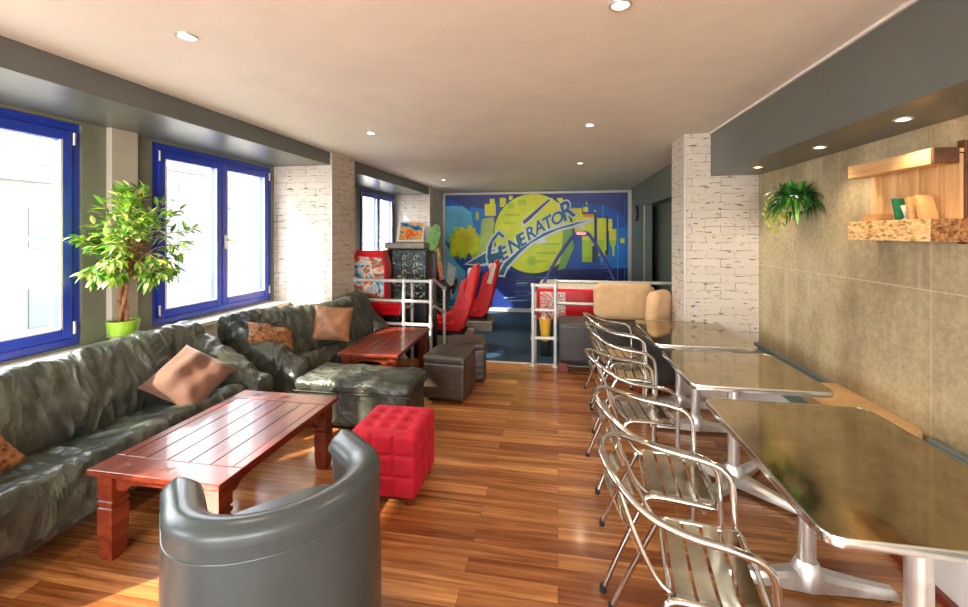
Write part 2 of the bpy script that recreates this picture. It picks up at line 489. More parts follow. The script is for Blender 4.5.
# ------------------------------------------------------------ room shell
CY = 5.06   # where the boards stop and the lower carpet begins
b = MB(); b.box(-3.5, 2.0, -3.0, CY, -.18, 0); struct('floor', b, 'floor')
b = MB(); b.box(-3.5, 2.6, CY, 9.35, -.2, -.14); struct('floor', b, 'carpet')
b = MB(); b.box(-1.56, 2.4, CY-.012, CY+.03, -.13, .006, .003); struct('trim_1', b, 'silver_strip')
b = MB(); b.box(-3.6, 2.6, -3.0, 9.4, H, H+.12); struct('ceiling', b, 'ceiling')
# window wall, X = -3.3, built round its openings
WZ0, WZ1 = .79, 2.33
XW = -3.3
wins = [(-1.15, .40), (.95, 2.42), (2.94, 4.41), (6.62, 8.14)]
b = MB(); y = -3.0
for (a, c) in wins:
    b.box(XW-.25, XW, y, a, -.2, H); b.box(XW-.25, XW, a, c, -.2, WZ0); b.box(XW-.25, XW, a, c, WZ1, H); y = c
b.box(XW-.25, XW, y, 9.35, -.2, H)
struct('wall_left', b, 'green_grey')
b = MB()
b.box(XW, XW+.05, 2.58, 2.78, .79, 2.36, .004); b.box(XW, XW+.05, 5.5, 5.68, -.14, 2.36, .004); b.box(XW, XW+.05, 6.2, 6.4, -.14, 2.36, .004)
struct('trim_2', b, 'beige_strip')
# boxed soffits over the windows
b = MB(); b.box(XW, -2.58, -3, 4.45, 2.35, H, .004); struct('ceiling_beam_left', b, 'dark_grey')
b = MB(); b.box(XW, -2.58, 5.0, 8.2, 2.35, H, .004); struct('ceiling_beam_left', b, 'dark_grey')
# brick-papered piers
b = MB(); b.box(XW, -2.56, 4.45, 5.0, -.14, H); struct('wall_pier_left', b, 'brick')
b = MB(); b.box(XW, -2.56, 8.2, 9.2, -.14, H); struct('wall_pier_left', b, 'brick')
b = MB(); b.box(-2.575, -2.553, 4.443, 4.465, 0, H-.002); struct('trim_3', b, 'silver_strip')
# far wall
b = MB(); b.box(-3.5, 2.6, 9.2, 9.35, -.2, H); struct('wall_far', b, 'wall_teal')
b = MB(); b.box(-2.56, 1.5, 9.08, 9.2, -.14, -.075, .005); struct('baseboard_far', b, 'grout')
# right: concrete wall, brick wall, pier, dark bulkhead, recess beyond
b = MB(); b.box(1.81, 1.99, -3, 4.26, 0, H); struct('wall_right', b, 'concrete')
b = MB(); b.box(1.17, 1.99, 4.22, 4.66, 0, H); struct('wall_brick_right', b, 'brick')
b = MB(); b.box(1.165, 1.19, 4.213, 4.235, 0, H-.002, .003); struct('trim_4', b, 'silver_strip')
b = MB(); b.box(1.40, 1.81, -3, 4.22, 2.1, H, .003); struct('ceiling_beam_right', b, 'dark_grey')
b = MB(); b.box(1.385, 1.402, -3, 4.22, 2.485, 2.5); struct('trim_5', b, 'white')
b = MB(); b.box(1.5, 1.9, 4.66, 9.2, 2.06, H); b.box(1.5, 1.62, 7.73, 9.2, -.14, 2.06); b.box(1.74, 1.9, 4.66, 9.2, -.14, 2.06); struct('wall_recess_right', b, 'wall_teal')
b = MB(); b.box(1.485, 1.5, 7.73, 7.80, -.14, 2.06); b.box(1.47, 1.5, 9.10, 9.2, -.1, 2.46); struct('trim_6', b, 'silver_strip')
# unseen wall behind the camera: piers, with wide openings added for even daylight
b = MB()
b.box(-3.5, -3.1, -3.15, -3.0, 0, H); b.box(-.9, -.5, -3.15, -3.0, 0, H); b.box(1.6, 2.0, -3.15, -3.0, 0, H)
b.box(-3.1, 1.6, -3.15, -3.0, 0, .25); b.box(-3.1, 1.6, -3.15, -3.0, 2.35, H)
struct('wall_behind', b, 'white')
# window sill and boxing below the windows
b = MB(); b.box(XW, -3.09, -3.0, 4.45, .735, .775, .006); struct('trim_7', b, 'white')
b = MB(); b.box(XW, -3.14, -3.0, 4.45, 0, .735); struct('trim_8', b, 'white')

def window(i, y0, y1, split):
    e = bpy.data.objects.new('window_%d' % i, None); COL.objects.link(e); e['kind'] = 'structure'
    e.location = (XW, y0, WZ0)
    w = y1-y0; hh = WZ1-WZ0; f = .055
    b = MB()
    b.box(-.10, -.02, 0, f, 0, hh, .004); b.box(-.10, -.02, w-f, w, 0, hh, .004); b.box(-.10, -.02, f, w-f, 0, f, .004); b.box(-.10, -.02, f, w-f, hh-f, hh, .004)
    b.build('window_frame', 'blue', e)
    xs = [f]+split+[w-f]
    for k in range(len(xs)-1):
        a, c = xs[k]+.004, xs[k+1]-.004; g = .062
        b = MB()
        b.box(-.075, .0, a, a+g, f+.004, hh-f-.004, .006); b.box(-.075, .0, c-g, c, f+.004, hh-f-.004, .006)
        b.box(-.075, .0, a+g, c-g, f+.004, f+.074, .006); b.box(-.075, .0, a+g, c-g, hh-f-.074, hh-f-.004, .006)
        s_ = b.build('sash', 'blue', e)
        b = MB(); z0, z1 = f+.07, hh-f-.07
        b.box(-.012, .002, a+g-.004, a+g+.01, z0, z1); b.box(-.012, .002, c-g-.01, c-g+.004, z0, z1)
        b.box(-.012, .002, a+g, c-g, z0, z0+.012)
        b.build('glazing_bead', 'white', s_)
        b = MB(); b.box(-.045, -.039, a+g-.01, c-g+.01, z0-.01, z1+.01); b.build('glass_pane', 'glass', s_)
        hy = a-.004 if k == 0 else c+.004
        if len(xs) == 2: hy = c+.004
        for hz in (f+.03, hh-f-.10):
            b = MB(); b.cyl((.012, hy), .009, hz, hz+.085, 12); b.build('hinge', 'steel_handle', s_, True)
        if k == len(xs)-2 and len(xs) > 2:
            b = MB(); b.box(0, .014, a+.018, a+.046, .62, .76, .004); b.box(.014, .05, a+.024, a+.040, .70, .716, .003)
            b.box(.04, .056, a+.02, a+.13, .695, .72, .005)
            b.build('handle', 'steel_handle', s_)
    return e
window(1, .95, 2.42, [.4])
window(2, 2.94, 4.41, [.735])
window(3, 6.62, 8.14, [.76])
window(4, -1.15, .40, [.78])  # unseen window beside and behind the camera, added to bring in more daylight

# skirting strip by the bench
b = MB(); b.box(1.590, 1.625, -2.9, 4.2, 0, .035, .004); struct('baseboard_right', b, 'wood_foot')
# low white boxing along the concrete wall with its ledge
e = thing('wall_bench', 'long low bench with white base and dark grey top along the concrete wall', 'bench', (1.71, .63, 0))
b = MB(); b.box(-.085, .095, -3.58, 3.58, 0, .40, .004); b.build('base', 'white', e)
b = MB(); b.box(-.135, .095, -3.58, 3.58, .401, .535, .01); b.build('bench_top', 'wall_teal', e)
for ya_, yb_, lb in ((-2.95, 2.385, 'thin blue grey trunking strip at the foot of the concrete wall beside the nearest table'), (3.135, 4.215, 'thin blue grey trunking strip along the concrete wall near the brick wall')):
    bt = MB(); bt.box(1.765, 1.808, ya_, yb_, .537, .575, .006)
    tag(bt.build('cable_trunking', 'ledge_blue'), lb, 'trunking')
pts = [(1.50, 3.12), (1.50, 2.50), (1.53, 2.43), (1.58, 2.395), (1.72, 2.395), (1.775, 2.42), (1.806, 2.48), (1.806, 3.12)]
bt = MB(); bt.poly([(x, y, .537) for x, y in pts], (0, 0, .045))
tag(bt.build('wooden_board', 'tan_board'), 'tan board with rounded corner lying on the wall bench between the two nearer metal tables', 'board')

# ------------------------------------------------------------ exterior seen through the panes
b = MB(); b.box(-40, -3.9, -30, 40, -3.3, -3.0); o = struct('ground_outside', b, 'outside_ground')
def building(loc, w, d, h, label):
    e = thing('building', label, 'building', loc)
    b = MB(); b.box(-d/2, d/2, -w/2, w/2, 0, h); b.build('wall', 'building', e)
    b = MB(); b.box(-d/2-.2, d/2+.2, -w/2-.2, w/2+.2, h, h+.25); b.build('roof', 'building_window', e)
    for fl in range(int(h/3)):
        for k in range(int(w/3)):
            yy = -w/2+1.0+k*3
            b = MB(); b.box(d/2, d/2+.06, yy, yy+1.4, 1+fl*3, 2.5+fl*3); b.build('window', 'building_window', e)
building((-22, 10, -3), 9, 5, 6.5, 'low pale building outside the two-sash blue window')
building((-30, 28, -3), 12, 6, 9, 'tall pale building further off outside the two-sash blue window')
e = thing('steel_canopy', 'pale blue steel canopy frame outside the two-sash blue window', 'canopy', (-7.5, 7.0, -3))
for yy in (-1.6, 0, 1.6):
    b = MB(); b.box(-.04, .04, yy-.04, yy+.04, 0, 5.15); b.build('post', 'building_window', e)
b = MB(); b.box(-.06, .06, -2.2, 2.2, 5.15, 5.27); b.box(-.05, .05, -2.2, 2.2, 4.45, 4.52); b.build('beam', 'building_window', e)

# ------------------------------------------------------------ lights
def ang(deg): return math.radians(deg)
spots = []
def downlight(x, y, z, label, group, r=.045, power=14):
    e = thing('downlight', label, 'ceiling light', (x, y, z), 0, group)
    b = MB(); b.lathe((0,0,0), [(r*.72, -.002), (r*.8, -.007), (r, -.006), (r*1.04, 0), (r*.72, 0)], 28); b.build('trim_ring', 'steel_handle', e, True)
    b = MB(); b.cyl((0, 0), r*.7, -.004, -.001, 24); b.build('lamp', 'lamp', e)
    l = bpy.data.lights.new('downlight_beam', 'SPOT'); l.energy = power; l.color = (1, .80, .56); l.spot_size = ang(120); l.spot_blend = .8; l.shadow_soft_size = .04
    lo = bpy.data.objects.new('downlight_beam', l); COL.objects.link(lo); lo.parent = e; lo.location = (0, 0, -.02)
g = 'round downlights in the ceiling'
downlight(.25, 1.78, H, 'round ceiling downlight nearest above the first metal chair', g)
downlight(-1.73, 1.71, H, 'round ceiling downlight above the nearer wooden coffee table', g)
downlight(-1.71, 3.66, H, 'round ceiling downlight above the second wooden coffee table', g)
downlight(.27, 3.72, H, 'round ceiling downlight above the fourth metal chair', g)
downlight(-1.97, 7.1, H, 'small far ceiling downlight above the arcade machines', g, power=45)
downlight(.29, 5.72, H, 'small far ceiling downlight before the mural, above the air hockey table', g, power=45)
g = 'small downlights under the dark bulkhead'
downlight(1.58, 3.70, 2.1, 'lit downlight under the dark bulkhead beside the wall plant', g, .036, 7)
downlight(1.59, 2.91, 2.1, 'lit downlight under the dark bulkhead between wall plant and pallet shelf', g, .036, 7)
downlight(1.58, 2.26, 2.1, 'lit downlight under the dark bulkhead right above the pallet shelf', g, .036, 7)

w = bpy.data.worlds.new('sky'); scene.world = w; w.use_nodes = True
bg = w.node_tree.nodes['Background']; bg.inputs['Color'].default_value = (.94, .975, 1.0, 1); bg.inputs['Strength'].default_value = 6.5
sun = bpy.data.lights.new('sun', 'SUN'); sun.energy = 9; sun.angle = ang(1.0); sun.color = (1, .88, .68)
so = bpy.data.objects.new('sun', sun); COL.objects.link(so)
so.rotation_euler = Vector((1.0, 1.0, -.90)).to_track_quat('-Z', 'Y').to_euler()
def portal(loc, sx, sy, direction):
    l = bpy.data.lights.new('daylight_portal', 'AREA'); l.shape = 'RECTANGLE'; l.size = sx; l.size_y = sy
    l.cycles.is_portal = True
    o = bpy.data.objects.new('daylight_portal', l); COL.objects.link(o); o.location = loc
    o.rotation_euler = Vector(direction).to_track_quat('-Z', 'Z' if abs(direction[2]) < .5 else 'Y').to_euler()
for (a, c) in wins: portal((XW-.2, (a+c)/2, (WZ0+WZ1)/2), c-a, WZ1-WZ0, (1, 0, 0))
portal((-2.0, -3.1, 1.3), 2.2, 2.1, (0, 1, 0)); portal((.55, -3.1, 1.3), 2.1, 2.1, (0, 1, 0))

# ------------------------------------------------------------ sofas
def lerp(a, b_, t): return a+(b_-a)*t
def sofa(name, label, y0, y1, xb, xf, seed, top=.82, seatz=.42, armfront=(.50, .50), armw=.24):
    """xb/xf give back and front X at both ends; world-sized mesh around an origin on the floor"""
    xbl = [(y0, xb[0]), (y1, xb[1])] if len(xb) == 2 else xb
    cx = (xbl[0][1]+xf[0])/2; cy = (y0+y1)/2
    e = thing(name, label, 'sofa', (cx, cy, 0))
    def XB(y):
        for (ya_, xa_), (yb_, xb_) in zip(xbl, xbl[1:]):
            if y <= yb_: return lerp(xa_, xb_, max(0, (y-ya_)/(yb_-ya_)))-cx
        return xbl[-1][1]-cx
    XF = lambda y: lerp(xf[0], xf[1], (y-y0)/(y1-y0))-cx
    ya, yb = y0+.10, y1-.10
    # base
    b = MB(); rg = []
    for y in (ya, yb):
        rg.append([(XB(y)+.06, y-cy, .13), (XF(y)+.012, y-cy, .13), (XF(y)+.012, y-cy, .21), (XB(y)+.06, y-cy, .21)])
    b.rings(rg); b.build('base', 'leather_dark', e)
    # seat
    rings = []
    for k in range(9):
        y = lerp(ya, yb, k/8); f, r = XF(y), XB(y)
        sag = .015*math.sin(k/8*PI*3+seed)
        rings.append([(r+.22, y-cy, .20), (f-.05, y-cy, .14), (f+.012, y-cy, .17), (f+.03, y-cy, .28), (f+.01, y-cy, seatz-.05), (f-.05, y-cy, seatz+.01),
                      (lerp(f, r+.34, .5), y-cy, seatz-.01+sag), (r+.34, y-cy, seatz-.02), (r+.22, y-cy, seatz-.05)])
    loft(rings, 7, 16, .018, 6.5, seed, (.8, 1.2, 1)).build('seat_cushion', 'leather', e, True)
    # backrest
    rings = []
    for k in range(9):
        y = lerp(ya, yb, k/8); r = XB(y)
        tz = top+.02*math.sin(k*.9+seed)
        rings.append([(r+.04, y-cy, .16), (r+.30, y-cy, .24), (r+.37, y-cy, seatz-.02), (r+.34, y-cy, seatz+.12), (r+.27, y-cy, tz-.14), (r+.20, y-cy, tz-.02),
                      (r+.11, y-cy, tz+.01), (r+.02, y-cy, tz-.07), (r, y-cy, .5)])
    loft(rings, 7, 18, .024, 5.5, seed+5, (1, 1.7, .6)).build('backrest', 'leather', e, True)
    # arms: puffy lofts from the back corner down to the front
    for s_, yc, af in ((-1, y0+armw/2, armfront[0]), (1, y1-armw/2, armfront[1])):
        rings = []
        for k in range(8):
            t = k/7; x = lerp(XB(yc)+.05, XF(yc)+.05, t)
            tz = lerp(top+.01, af, t); hw = armw/2*(.92+.12*math.sin(t*PI))
            rings.append([(x, yc-cy-hw*.85, .14), (x, yc-cy-hw*1.02, .30), (x, yc-cy-hw*.96, tz-.08), (x, yc-cy-hw*.5, tz-.005), (x, yc-cy+hw*.5, tz-.005),
                          (x, yc-cy+hw*.96, tz-.08), (x, yc-cy+hw*1.02, .30), (x, yc-cy+hw*.85, .14)])
        loft(rings, 7, 12, .022, 5, seed+9+s_, (1.4, 1, .8), endround=.05).build('armrest', 'leather', e, True)
    for yy in (y0+.12, y1-.12):
        for xx in (XB(yy)+.12, XF(yy)-.06):
            b = MB(); b.box(xx-.025, xx+.025, yy-cy-.025, yy-cy+.025, 0, .15, .004); b.build('foot', 'wood_foot', e)
    return e
sofa('leather_sofa', 'long slumped dark leather sofa under the nearer blue window beside the plant', 1.12, 3.08, (-3.11, -3.08), (-2.36, -2.34), 2.0, .83, .42, (.50, .44), .24)
sofa('leather_sofa', 'shorter wrinkled grey leather sofa in front of the white brick pier', 3.26, 4.94, [(3.26, -3.07), (4.40, -2.545), (4.94, -2.53)], (-2.30, -2.12), 7.0, .82, .42, (.44, .47), .24)

def pillow(label, loc, w, h, t, mat, yaw, tilt, spin, seed=0):
    b = cushion(w, h, t, mat, 'p', seed=seed, amp=.012)
    b.xform(Matrix.Translation((0, 0, -h/2)))
    o = b.build('throw_pillow', mat, None, True)
    o.matrix_world = Matrix.Translation(loc) @ Matrix.Rotation(ang(yaw), 4, 'Z') @ Matrix.Rotation(ang(-tilt), 4, 'X') @ Matrix.Rotation(ang(spin), 4, 'Y')
    return tag(o, label, 'pillow')
pillow('plain brown suede pillow with a sun patch at the far end of the long sofa', (-2.55, 2.55, .555), .41, .41, .19, 'pillow_brown', 46, 50, 42, 3)
pillow('brown animal-print pillow cut by the picture edge at the near end of the long sofa', (-2.70, 1.43, .52), .40, .34, .15, 'leopard', 68, 30, -25, 5)
pillow('animal-print pillow sunk flat into the near corner of the shorter sofa', (-2.585, 3.45, .625), .42, .24, .13, 'leopard', 76, 46, 30, 8)
pillow('shiny copper brown square pillow upright at the far end of the shorter sofa', (-2.31, 4.03, .63), .38, .36, .14, 'pillow_tan', 30, 22, 8, 11)

# ------------------------------------------------------------ coffee tables
def coffee_table(label, x0, x1, y0, y1, hz, rz=0):
    cx, cy = (x0+x1)/2, (y0+y1)/2; w, l = (x1-x0), (y1-y0)
    e = thing('coffee_table', label, 'coffee table', (cx, cy, 0), rz, 'dark red wooden coffee tables')
    X, Y = w/2, l/2; T = .028
    b = MB(); bd = .14; side = .055
    b.box(-X, X, -Y, -Y+bd, hz-T, hz, .004); b.box(-X, X, Y-bd, Y, hz-T, hz, .004)
    b.box(-X, -X+side, -Y+bd+.001, Y-bd-.001, hz-T, hz, .004); b.box(X-side, X, -Y+bd+.001, Y-bd-.001, hz-T, hz, .004)
    n = 5; pw = (w-2*side)/n
    for k in range(n):
        b.box(-X+side+k*pw+.0015, -X+side+(k+1)*pw-.0015, -Y+bd+.0015, Y-bd-.0015, hz-T, hz-.0015, .003)
    b.box(-X+.03, X-.03, -Y+.03, Y-.03, hz-T-.006, hz-T+.004)
    top = b.build('tabletop', 'table_wood', e)
    for sy in (-1, 1):
        for sx in (-.28, .02):
            c = Vector((sx*w, sy*(Y-.07), hz+.0005)); q = .022
            b = MB(); b.poly([c+Vector(p) for p in ((-q*1.4, -q, 0), (-q*.2, -q*.3, 0), (q*1.4, -q*.9, 0), (q*.8, 0, 0), (q*1.4, q*.9, 0), (q*.2, q*.3, 0), (-q*1.4, q, 0), (-q*.8, 0, 0))], (0, 0, .001))
            b.build('inlay', 'darkwood', top)
    for sx in (-1, 1):
        for sy in (-1, 1):
            b = MB(); q = .042; c0, c1 = sx*(X-.07), sy*(Y-.07)
            prof = [(.030, 0), (.036, .02), (.041, .10), (q, hz-.20), (.036, hz-.195), (.036, hz-.187), (q+.001, hz-.182), (q+.001, hz-.165), (.036, hz-.16), (.036, hz-.152), (q, hz-.147), (q, hz-T)]
            b.rings([[(c0-r, c1-r, z), (c0+r, c1-r, z), (c0+r, c1+r, z), (c0-r, c1+r, z)] for r, z in prof])
            b.build('leg', 'table_wood', e)
    def apron(p0, p1, dvec):
        p0, p1 = Vector(p0), Vector(p1); L = (p1-p0).length; u = (p1-p0)/L
        up = Vector((0, 0, 1)); zt, zb = hz-T-.004, hz-.115
        pr = [(0, zt), (L, zt), (L, zb), (L-.05, zb), (L-.09, zb+.03), (L-.2, zb+.035), (.2, zb+.035), (.09, zb+.03), (.05, zb), (0, zb)]
        b = MB(); b.poly([p0+u*a+up*z for a, z in pr], dvec); b.build('apron', 'table_wood', e)
    ix, iy = X-.07, Y-.07
    for s_ in (-1, 1):
        apron((-ix+.04, s_*(iy+.02), 0), (ix-.04, s_*(iy+.02), 0), (0, -s_*.02, 0))
        apron((s_*(ix+.02), -iy+.04, 0), (s_*(ix+.02), iy-.04, 0), (-s_*.02, 0, 0))
    return e
coffee_table('long dark red wooden coffee table in front of the long leather sofa', -2.20, -1.48, 1.63, 2.66, .45)
coffee_table('second red wooden coffee table further back beside the shorter sofa', -2.09, -1.49, 3.70, 4.84, .43, ang(2))

# ------------------------------------------------------------ ottomans
def soft_box(w, d, h, z0, r=.04, n=12, puff=.015, side=0):
    b = MB(); b.box(-w/2, w/2, -d/2, d/2, z0, z0+h)
    bmesh.ops.subdivide_edges(b.bm, edges=b.bm.edges[:], cuts=n, use_grid_fill=True)
    for v in b.bm.verts:
        x, y, z = v.co; hx, hy, hz = w/2, d/2, h/2; zc = z0+hz
        c = Vector((max(-hx+r, min(hx-r, x)), max(-hy+r, min(hy-r, y)), max(zc-hz+r, min(zc+hz-r, z))))
        dlt = v.co-c
        if dlt.length > 1e-6: v.co = c+dlt.normalized()*r
        ux, uy, uz = x/hx, y/hy, (z-zc)/hz
        v.co.z += (1 if uz > .99 else 0)*puff*(1-ux*ux)*(1-uy*uy)
        v.co.x += side*ux*abs(ux)**6*(1-uz*uz)*(1-uy*uy); v.co.y += side*uy*abs(uy)**6*(1-uz*uz)*(1-ux*ux)
    return b
# big rectangular leather ottoman
e = thing('leather_ottoman', 'wide low grey leather ottoman with wrinkled top behind the red cube', 'ottoman', (-1.60, 3.27, 0))
b = soft_box(.93, .43, .27, .05, .02, 24, 0, .004); wrinkle(b.bm, .010, 9, 3, (1, 1, .25)); b.build('body', 'leather', e, True)
b = soft_box(.97, .47, .105, .30, .045, 40, .02); wrinkle(b.bm, .011, 7, 8, (.7, 1.4, 1)); b.build('top_cushion', 'leather', e, True)
b = MB(); b.tube([(-.49, -.23, .315), (.49, -.23, .315), (.49, .23, .315), (-.49, .23, .315)], .006, 8, closed=True); b.build('piping', 'leather_dark', e, True)
for sx in (-.42, .42):
    for sy in (-.17, .17):
        b = MB(); b.cyl((sx, sy), .022, 0, .055, 14); b.build('foot', 'rubber', e)

# red tufted velvet cube
e = thing('velvet_pouffe', 'bright crimson velvet cube pouffe with buttoned top', 'pouffe', (-1.005, 2.485, 0), ang(1))
W = .41
b = MB(); b.box(-W/2, W/2, -W/2, W/2, .045, .41)
bmesh.ops.subdivide_edges(b.bm, edges=b.bm.edges[:], cuts=35, use_grid_fill=True)
for v in b.bm.verts:
    x, y, z = v.co; u, vv, q = x/(W/2), y/(W/2), (z-.2275)/.1825
    r = .025; c = Vector((max(-W/2+r, min(W/2-r, x)), max(-W/2+r, min(W/2-r, y)), max(.045+r, min(.41-r, z))))
    dl = v.co-c
    if dl.length > 1e-6: v.co = c+dl.normalized()*r
    def groove(a):
        return sum(math.exp(-((a-g_)/.055)**2) for g_ in (-1/3, 1/3))
    if q > .98:
        btn = sum(math.exp(-(((u-a)**2+(vv-b_)**2)/.03)) for a in (-.5, 0, .5) for b_ in (-.5, 0, .5))
        v.co.z += .016*(1-u**4)*(1-vv**4)-.022*min(1, btn)
    elif abs(u) > .98: v.co.x -= math.copysign(.009*min(1, groove(q)+groove(vv)), u)*(1-abs(vv)**8)
    elif abs(vv) > .98: v.co.y -= math.copysign(.009*min(1, groove(q)+groove(u)), vv)*(1-abs(u)**8)
b.build('body', 'velvet', e, True)
for a in (-.5, 0, .5):
    for c in (-.5, 0, .5):
        b = MB(); b.lathe((a*W/2, c*W/2, .403), [(0, 0), (.010, .001), (.010, .004), (.006, .007), (0, .008)], 14); b.build('button', 'velvet', e, True)
for sx in (-1, 1):
    for sy in (-1, 1):
        b = MB(); b.box(sx*.165-.018, sx*.165+.018, sy*.165-.018, sy*.165+.018, 0, .05, .003); b.build('foot', 'wood_foot', e)

# two brown stitched cubes
def brown_cube(label, x, y, rz, s=.40, h=.43):
    e = thing('cube_ottoman', label, 'ottoman', (x, y, 0), rz, 'brown stitched cube ottomans')
    b = soft_box(s, s, h-.09, .025, .02, 20, 0, .006)
    for v in b.bm.verts:
        k = sum(math.exp(-((v.co.z-z)/.006)**2) for z in (.09, .15, .21, .27))
        v.co.x *= 1-.012*k; v.co.y *= 1-.012*k
    b.build('body', 'leather_brown', e, True)
    b = soft_box(s+.012, s+.012, .08, h-.08, .03, 16, .012); wrinkle(b.bm, .004, 8, x); b.build('lid', 'leather_brown', e, True)
    for sx in (-1, 1):
        for sy in (-1, 1):
            b = MB(); b.cyl((sx*.15, sy*.15), .018, 0, .03, 12); b.build('foot', 'rubber', e)
brown_cube('nearer brown cube ottoman, stitched in rows, right of the wide ottoman', -1.03, 3.96, ang(-4))
brown_cube('further brown cube ottoman beside the step down to the blue carpet', -.975, 4.47, ang(14), .39, .42)

# ------------------------------------------------------------ tub chair
def tub_chair():
    e = thing('tub_chair', 'slate grey leatherette tub chair seen from behind', 'armchair', (-.985, 1.375, 0), ang(0))
    # facing direction -> local +x ; rotated so that +x points to the sofa
    e.rotation_euler = (0, 0, math.atan2(.63, -.775)-.05)
    R = .30; L = .20; zt = .715
    # centre line of the shell: straight arm, half circle behind, straight arm
    path = []
    for k in range(7): path.append((lerp(L, 0, k/6), R))
    for k in range(1, 24): a = PI/2+PI*k/24; path.append((R*math.cos(a)*.84, R*math.sin(a)))
    for k in range(7): path.append((lerp(0, L, k/6), -R))
    n = len(path); rings = []; roll = []; inner = []
    for i, (x, y) in enumerate(path):
        a = Vector(path[max(i-1, 0)]); c = Vector(path[min(i+1, n-1)]); t = (c-a).normalized(); nrm = Vector((t.y, -t.x))
        # outward
        if nrm.dot(Vector((x-.0, y))) < 0: nrm = -nrm
        th = .05
        s_ = (x+R)/(L+R); z1 = zt-.03*max(0, s_)**1.5
        p = Vector((x, y))
        pr = [(+th, .06), (+th*1.0, z1-.10), (+th*1.05, z1-.05), (+th*.9, z1-.014), (+.0, z1+.004), (-th*1.1, z1-.02), (-th*1.5, z1-.06), (-th*1.1, z1-.12), (-th*.7, .06)]
        rings.append([(p.x+nrm.x*o, p.y+nrm.y*o, z) for o, z in pr])
        roll.append((p.x+nrm.x*(th*1.0), p.y+nrm.y*th*1.0, z1-.095))
    # rounded front ends of arms
    def shrink(r, dx, f):
        c = sum((Vector(q) for q in r), Vector())/len(r)
        return [tuple(Vector((c.x+(q[0]-c.x)*f+dx, c.y+(q[1]-c.y)*f, q[2] if q[2] < .2 else c.z+(q[2]-c.z)*(.96+.04*f)))) for q in r]
    rr = [shrink(rings[0], .035, .45), shrink(rings[0], .022, .8)]+rings+[shrink(rings[-1], .022, .8), shrink(rings[-1], .035, .45)]
    b = MB(); dense = []
    for r in rr:
        q, _ = catmull([Vector(p) for p in r], [0]*len(r), 4, True); dense.append(q)
    b.rings(dense); sh = b.build('shell', 'tub', e, True)
    b = MB(); b.tube(roll, .0035, 8); b.build('piping', 'tub', sh, True)
    # seat cushion
    pts = [(L-.0, -R+.05), (L+.03, -.12), (L+.03, .12), (L, R-.05)]
    for k in range(1, 12): a = PI/2+PI*k/12; pts.append(((R*.84-.05)*math.cos(a), (R-.05)*math.sin(a)))
    b = MB(); rg = []
    for f, z in ((.92, .10), (.97, .12), (.97, .45), (.95, .48), (.88, .497), (.5, .505), (.05, .507)):
        rg.append([(px*f, py*f, z) for px, py in pts])
    b.rings(rg); b.build('seat_cushion', 'tub', e, True)
    for sx, sy in ((.22, .26), (.22, -.26), (-.2, .2), (-.2, -.2)):
        b = MB(); b.cyl((sx, sy), .02, 0, .10, 14); b.build('foot', 'rubber', e)
tub_chair()

# ------------------------------------------------------------ metal bistro chairs
def bistro_chair(label):
    e = thing('bistro_chair', label, 'chair', (0, 0, 0), 0, 'aluminium bistro chairs along the tables')
    half = [(.235, .235, .02), (.24, .238, .30), (.235, .242, .56), (.205, .246, .635), (.13, .25, .662), (0, .252, .68), (-.11, .235, .712), (-.20, .16, .76), (-.245, .06, .786)]
    pts = half+[(-.25, 0, .79)]+[(x, -y, z) for x, y, z in half[::-1]]
    b = MB(); b.tube(pts, .0125, 10, smooth=5); b.build('arm_frame', 'chrome', e, True)
    for s_ in (-1, 1):
        b = MB(); b.tube([(.243, s_*.20, .425), (.12, s_*.20, .434), (.02, s_*.195, .436), (-.035, s_*.195, .425), (-.065, s_*.197, .37), (-.17, s_*.21, .13), (-.215, s_*.215, .012)], .011, 10, smooth=5)
        b.build('rear_leg', 'chrome', e, True)
        b = MB(); b.tube([(-.02, s_*.17, .43), (-.075, s_*.172, .475), (-.14, s_*.165, .60), (-.20, s_*.15, .762)], .008, 8, smooth=4)
        b.build('back_upright', 'chrome', e, True)
        for x, y, r in ((.235, .235, .015), (-.217, .215, .014)):
            b = MB(); b.cyl((x, s_*y), r, 0, .028, 12); b.build('foot_cap', 'rubber', e)
    b = MB(); b.tube([(.24, -.235, .425), (.252, -.18, .425), (.256, 0, .425), (.252, .18, .425), (.24, .235, .425)], .010, 8)
    b.build('seat_frame', 'chrome', e, True)
    b = MB(); b.tube([(-.035, -.19, .425), (-.035, .19, .425)], .009, 8); b.build('rear_crossbar', 'chrome', e, True)
    for k in range(4):
        x0 = .236-k*.066
        b = MB(); rg = []
        for j in range(11):
            y = lerp(-.195, .195, j/10); z = .440-.022*(1-(j/5-1)**4)
            if k == 3: z += .004
            rg.append([(x0, y, z-.002), (x0-.054, y, z-.002), (x0-.054, y, z+.001), (x0, y, z+.001)])
        b.rings(rg); b.build('seat_slat', 'slat', e, True)
    for z, xo in ((.535, .082), (.635, .032)):
        b = MB(); rg = []
        for j in range(13):
            t = j/6-1; y = .165*t; x = -.208+xo-.035*(1-t*t)
            rg.append([(x, y, z), (x-.002, y, z), (x-.030, y, z+.062), (x-.028, y, z+.062)])
        b.rings(rg); b.build('back_slat', 'slat', e, True)
    return e
ch = [(.405, 1.57, ang(-8), 'metal slatted chair nearest the camera at the first table'),
      (.43, 2.10, ang(-5), 'metal slatted chair second from the camera, at the far half of the first table'),
      (.435, 2.84, ang(4), 'metal slatted chair beside the small middle table'),
      (.50, 3.60, ang(-3), 'metal slatted chair at the near half of the furthest table'),
      (.50, 4.15, ang(3), 'metal slatted chair furthest back, next to the cream cushions')]
proto = bistro_chair(ch[0][3])
bpy.context.view_layer.update()
for i, (x, y, rz, lb) in enumerate(ch):
    if i == 0: proto.location = (x, y, 0); proto.rotation_euler = (0, 0, rz)
    else: copy_tree(proto, (x, y, 0), rz, lb)

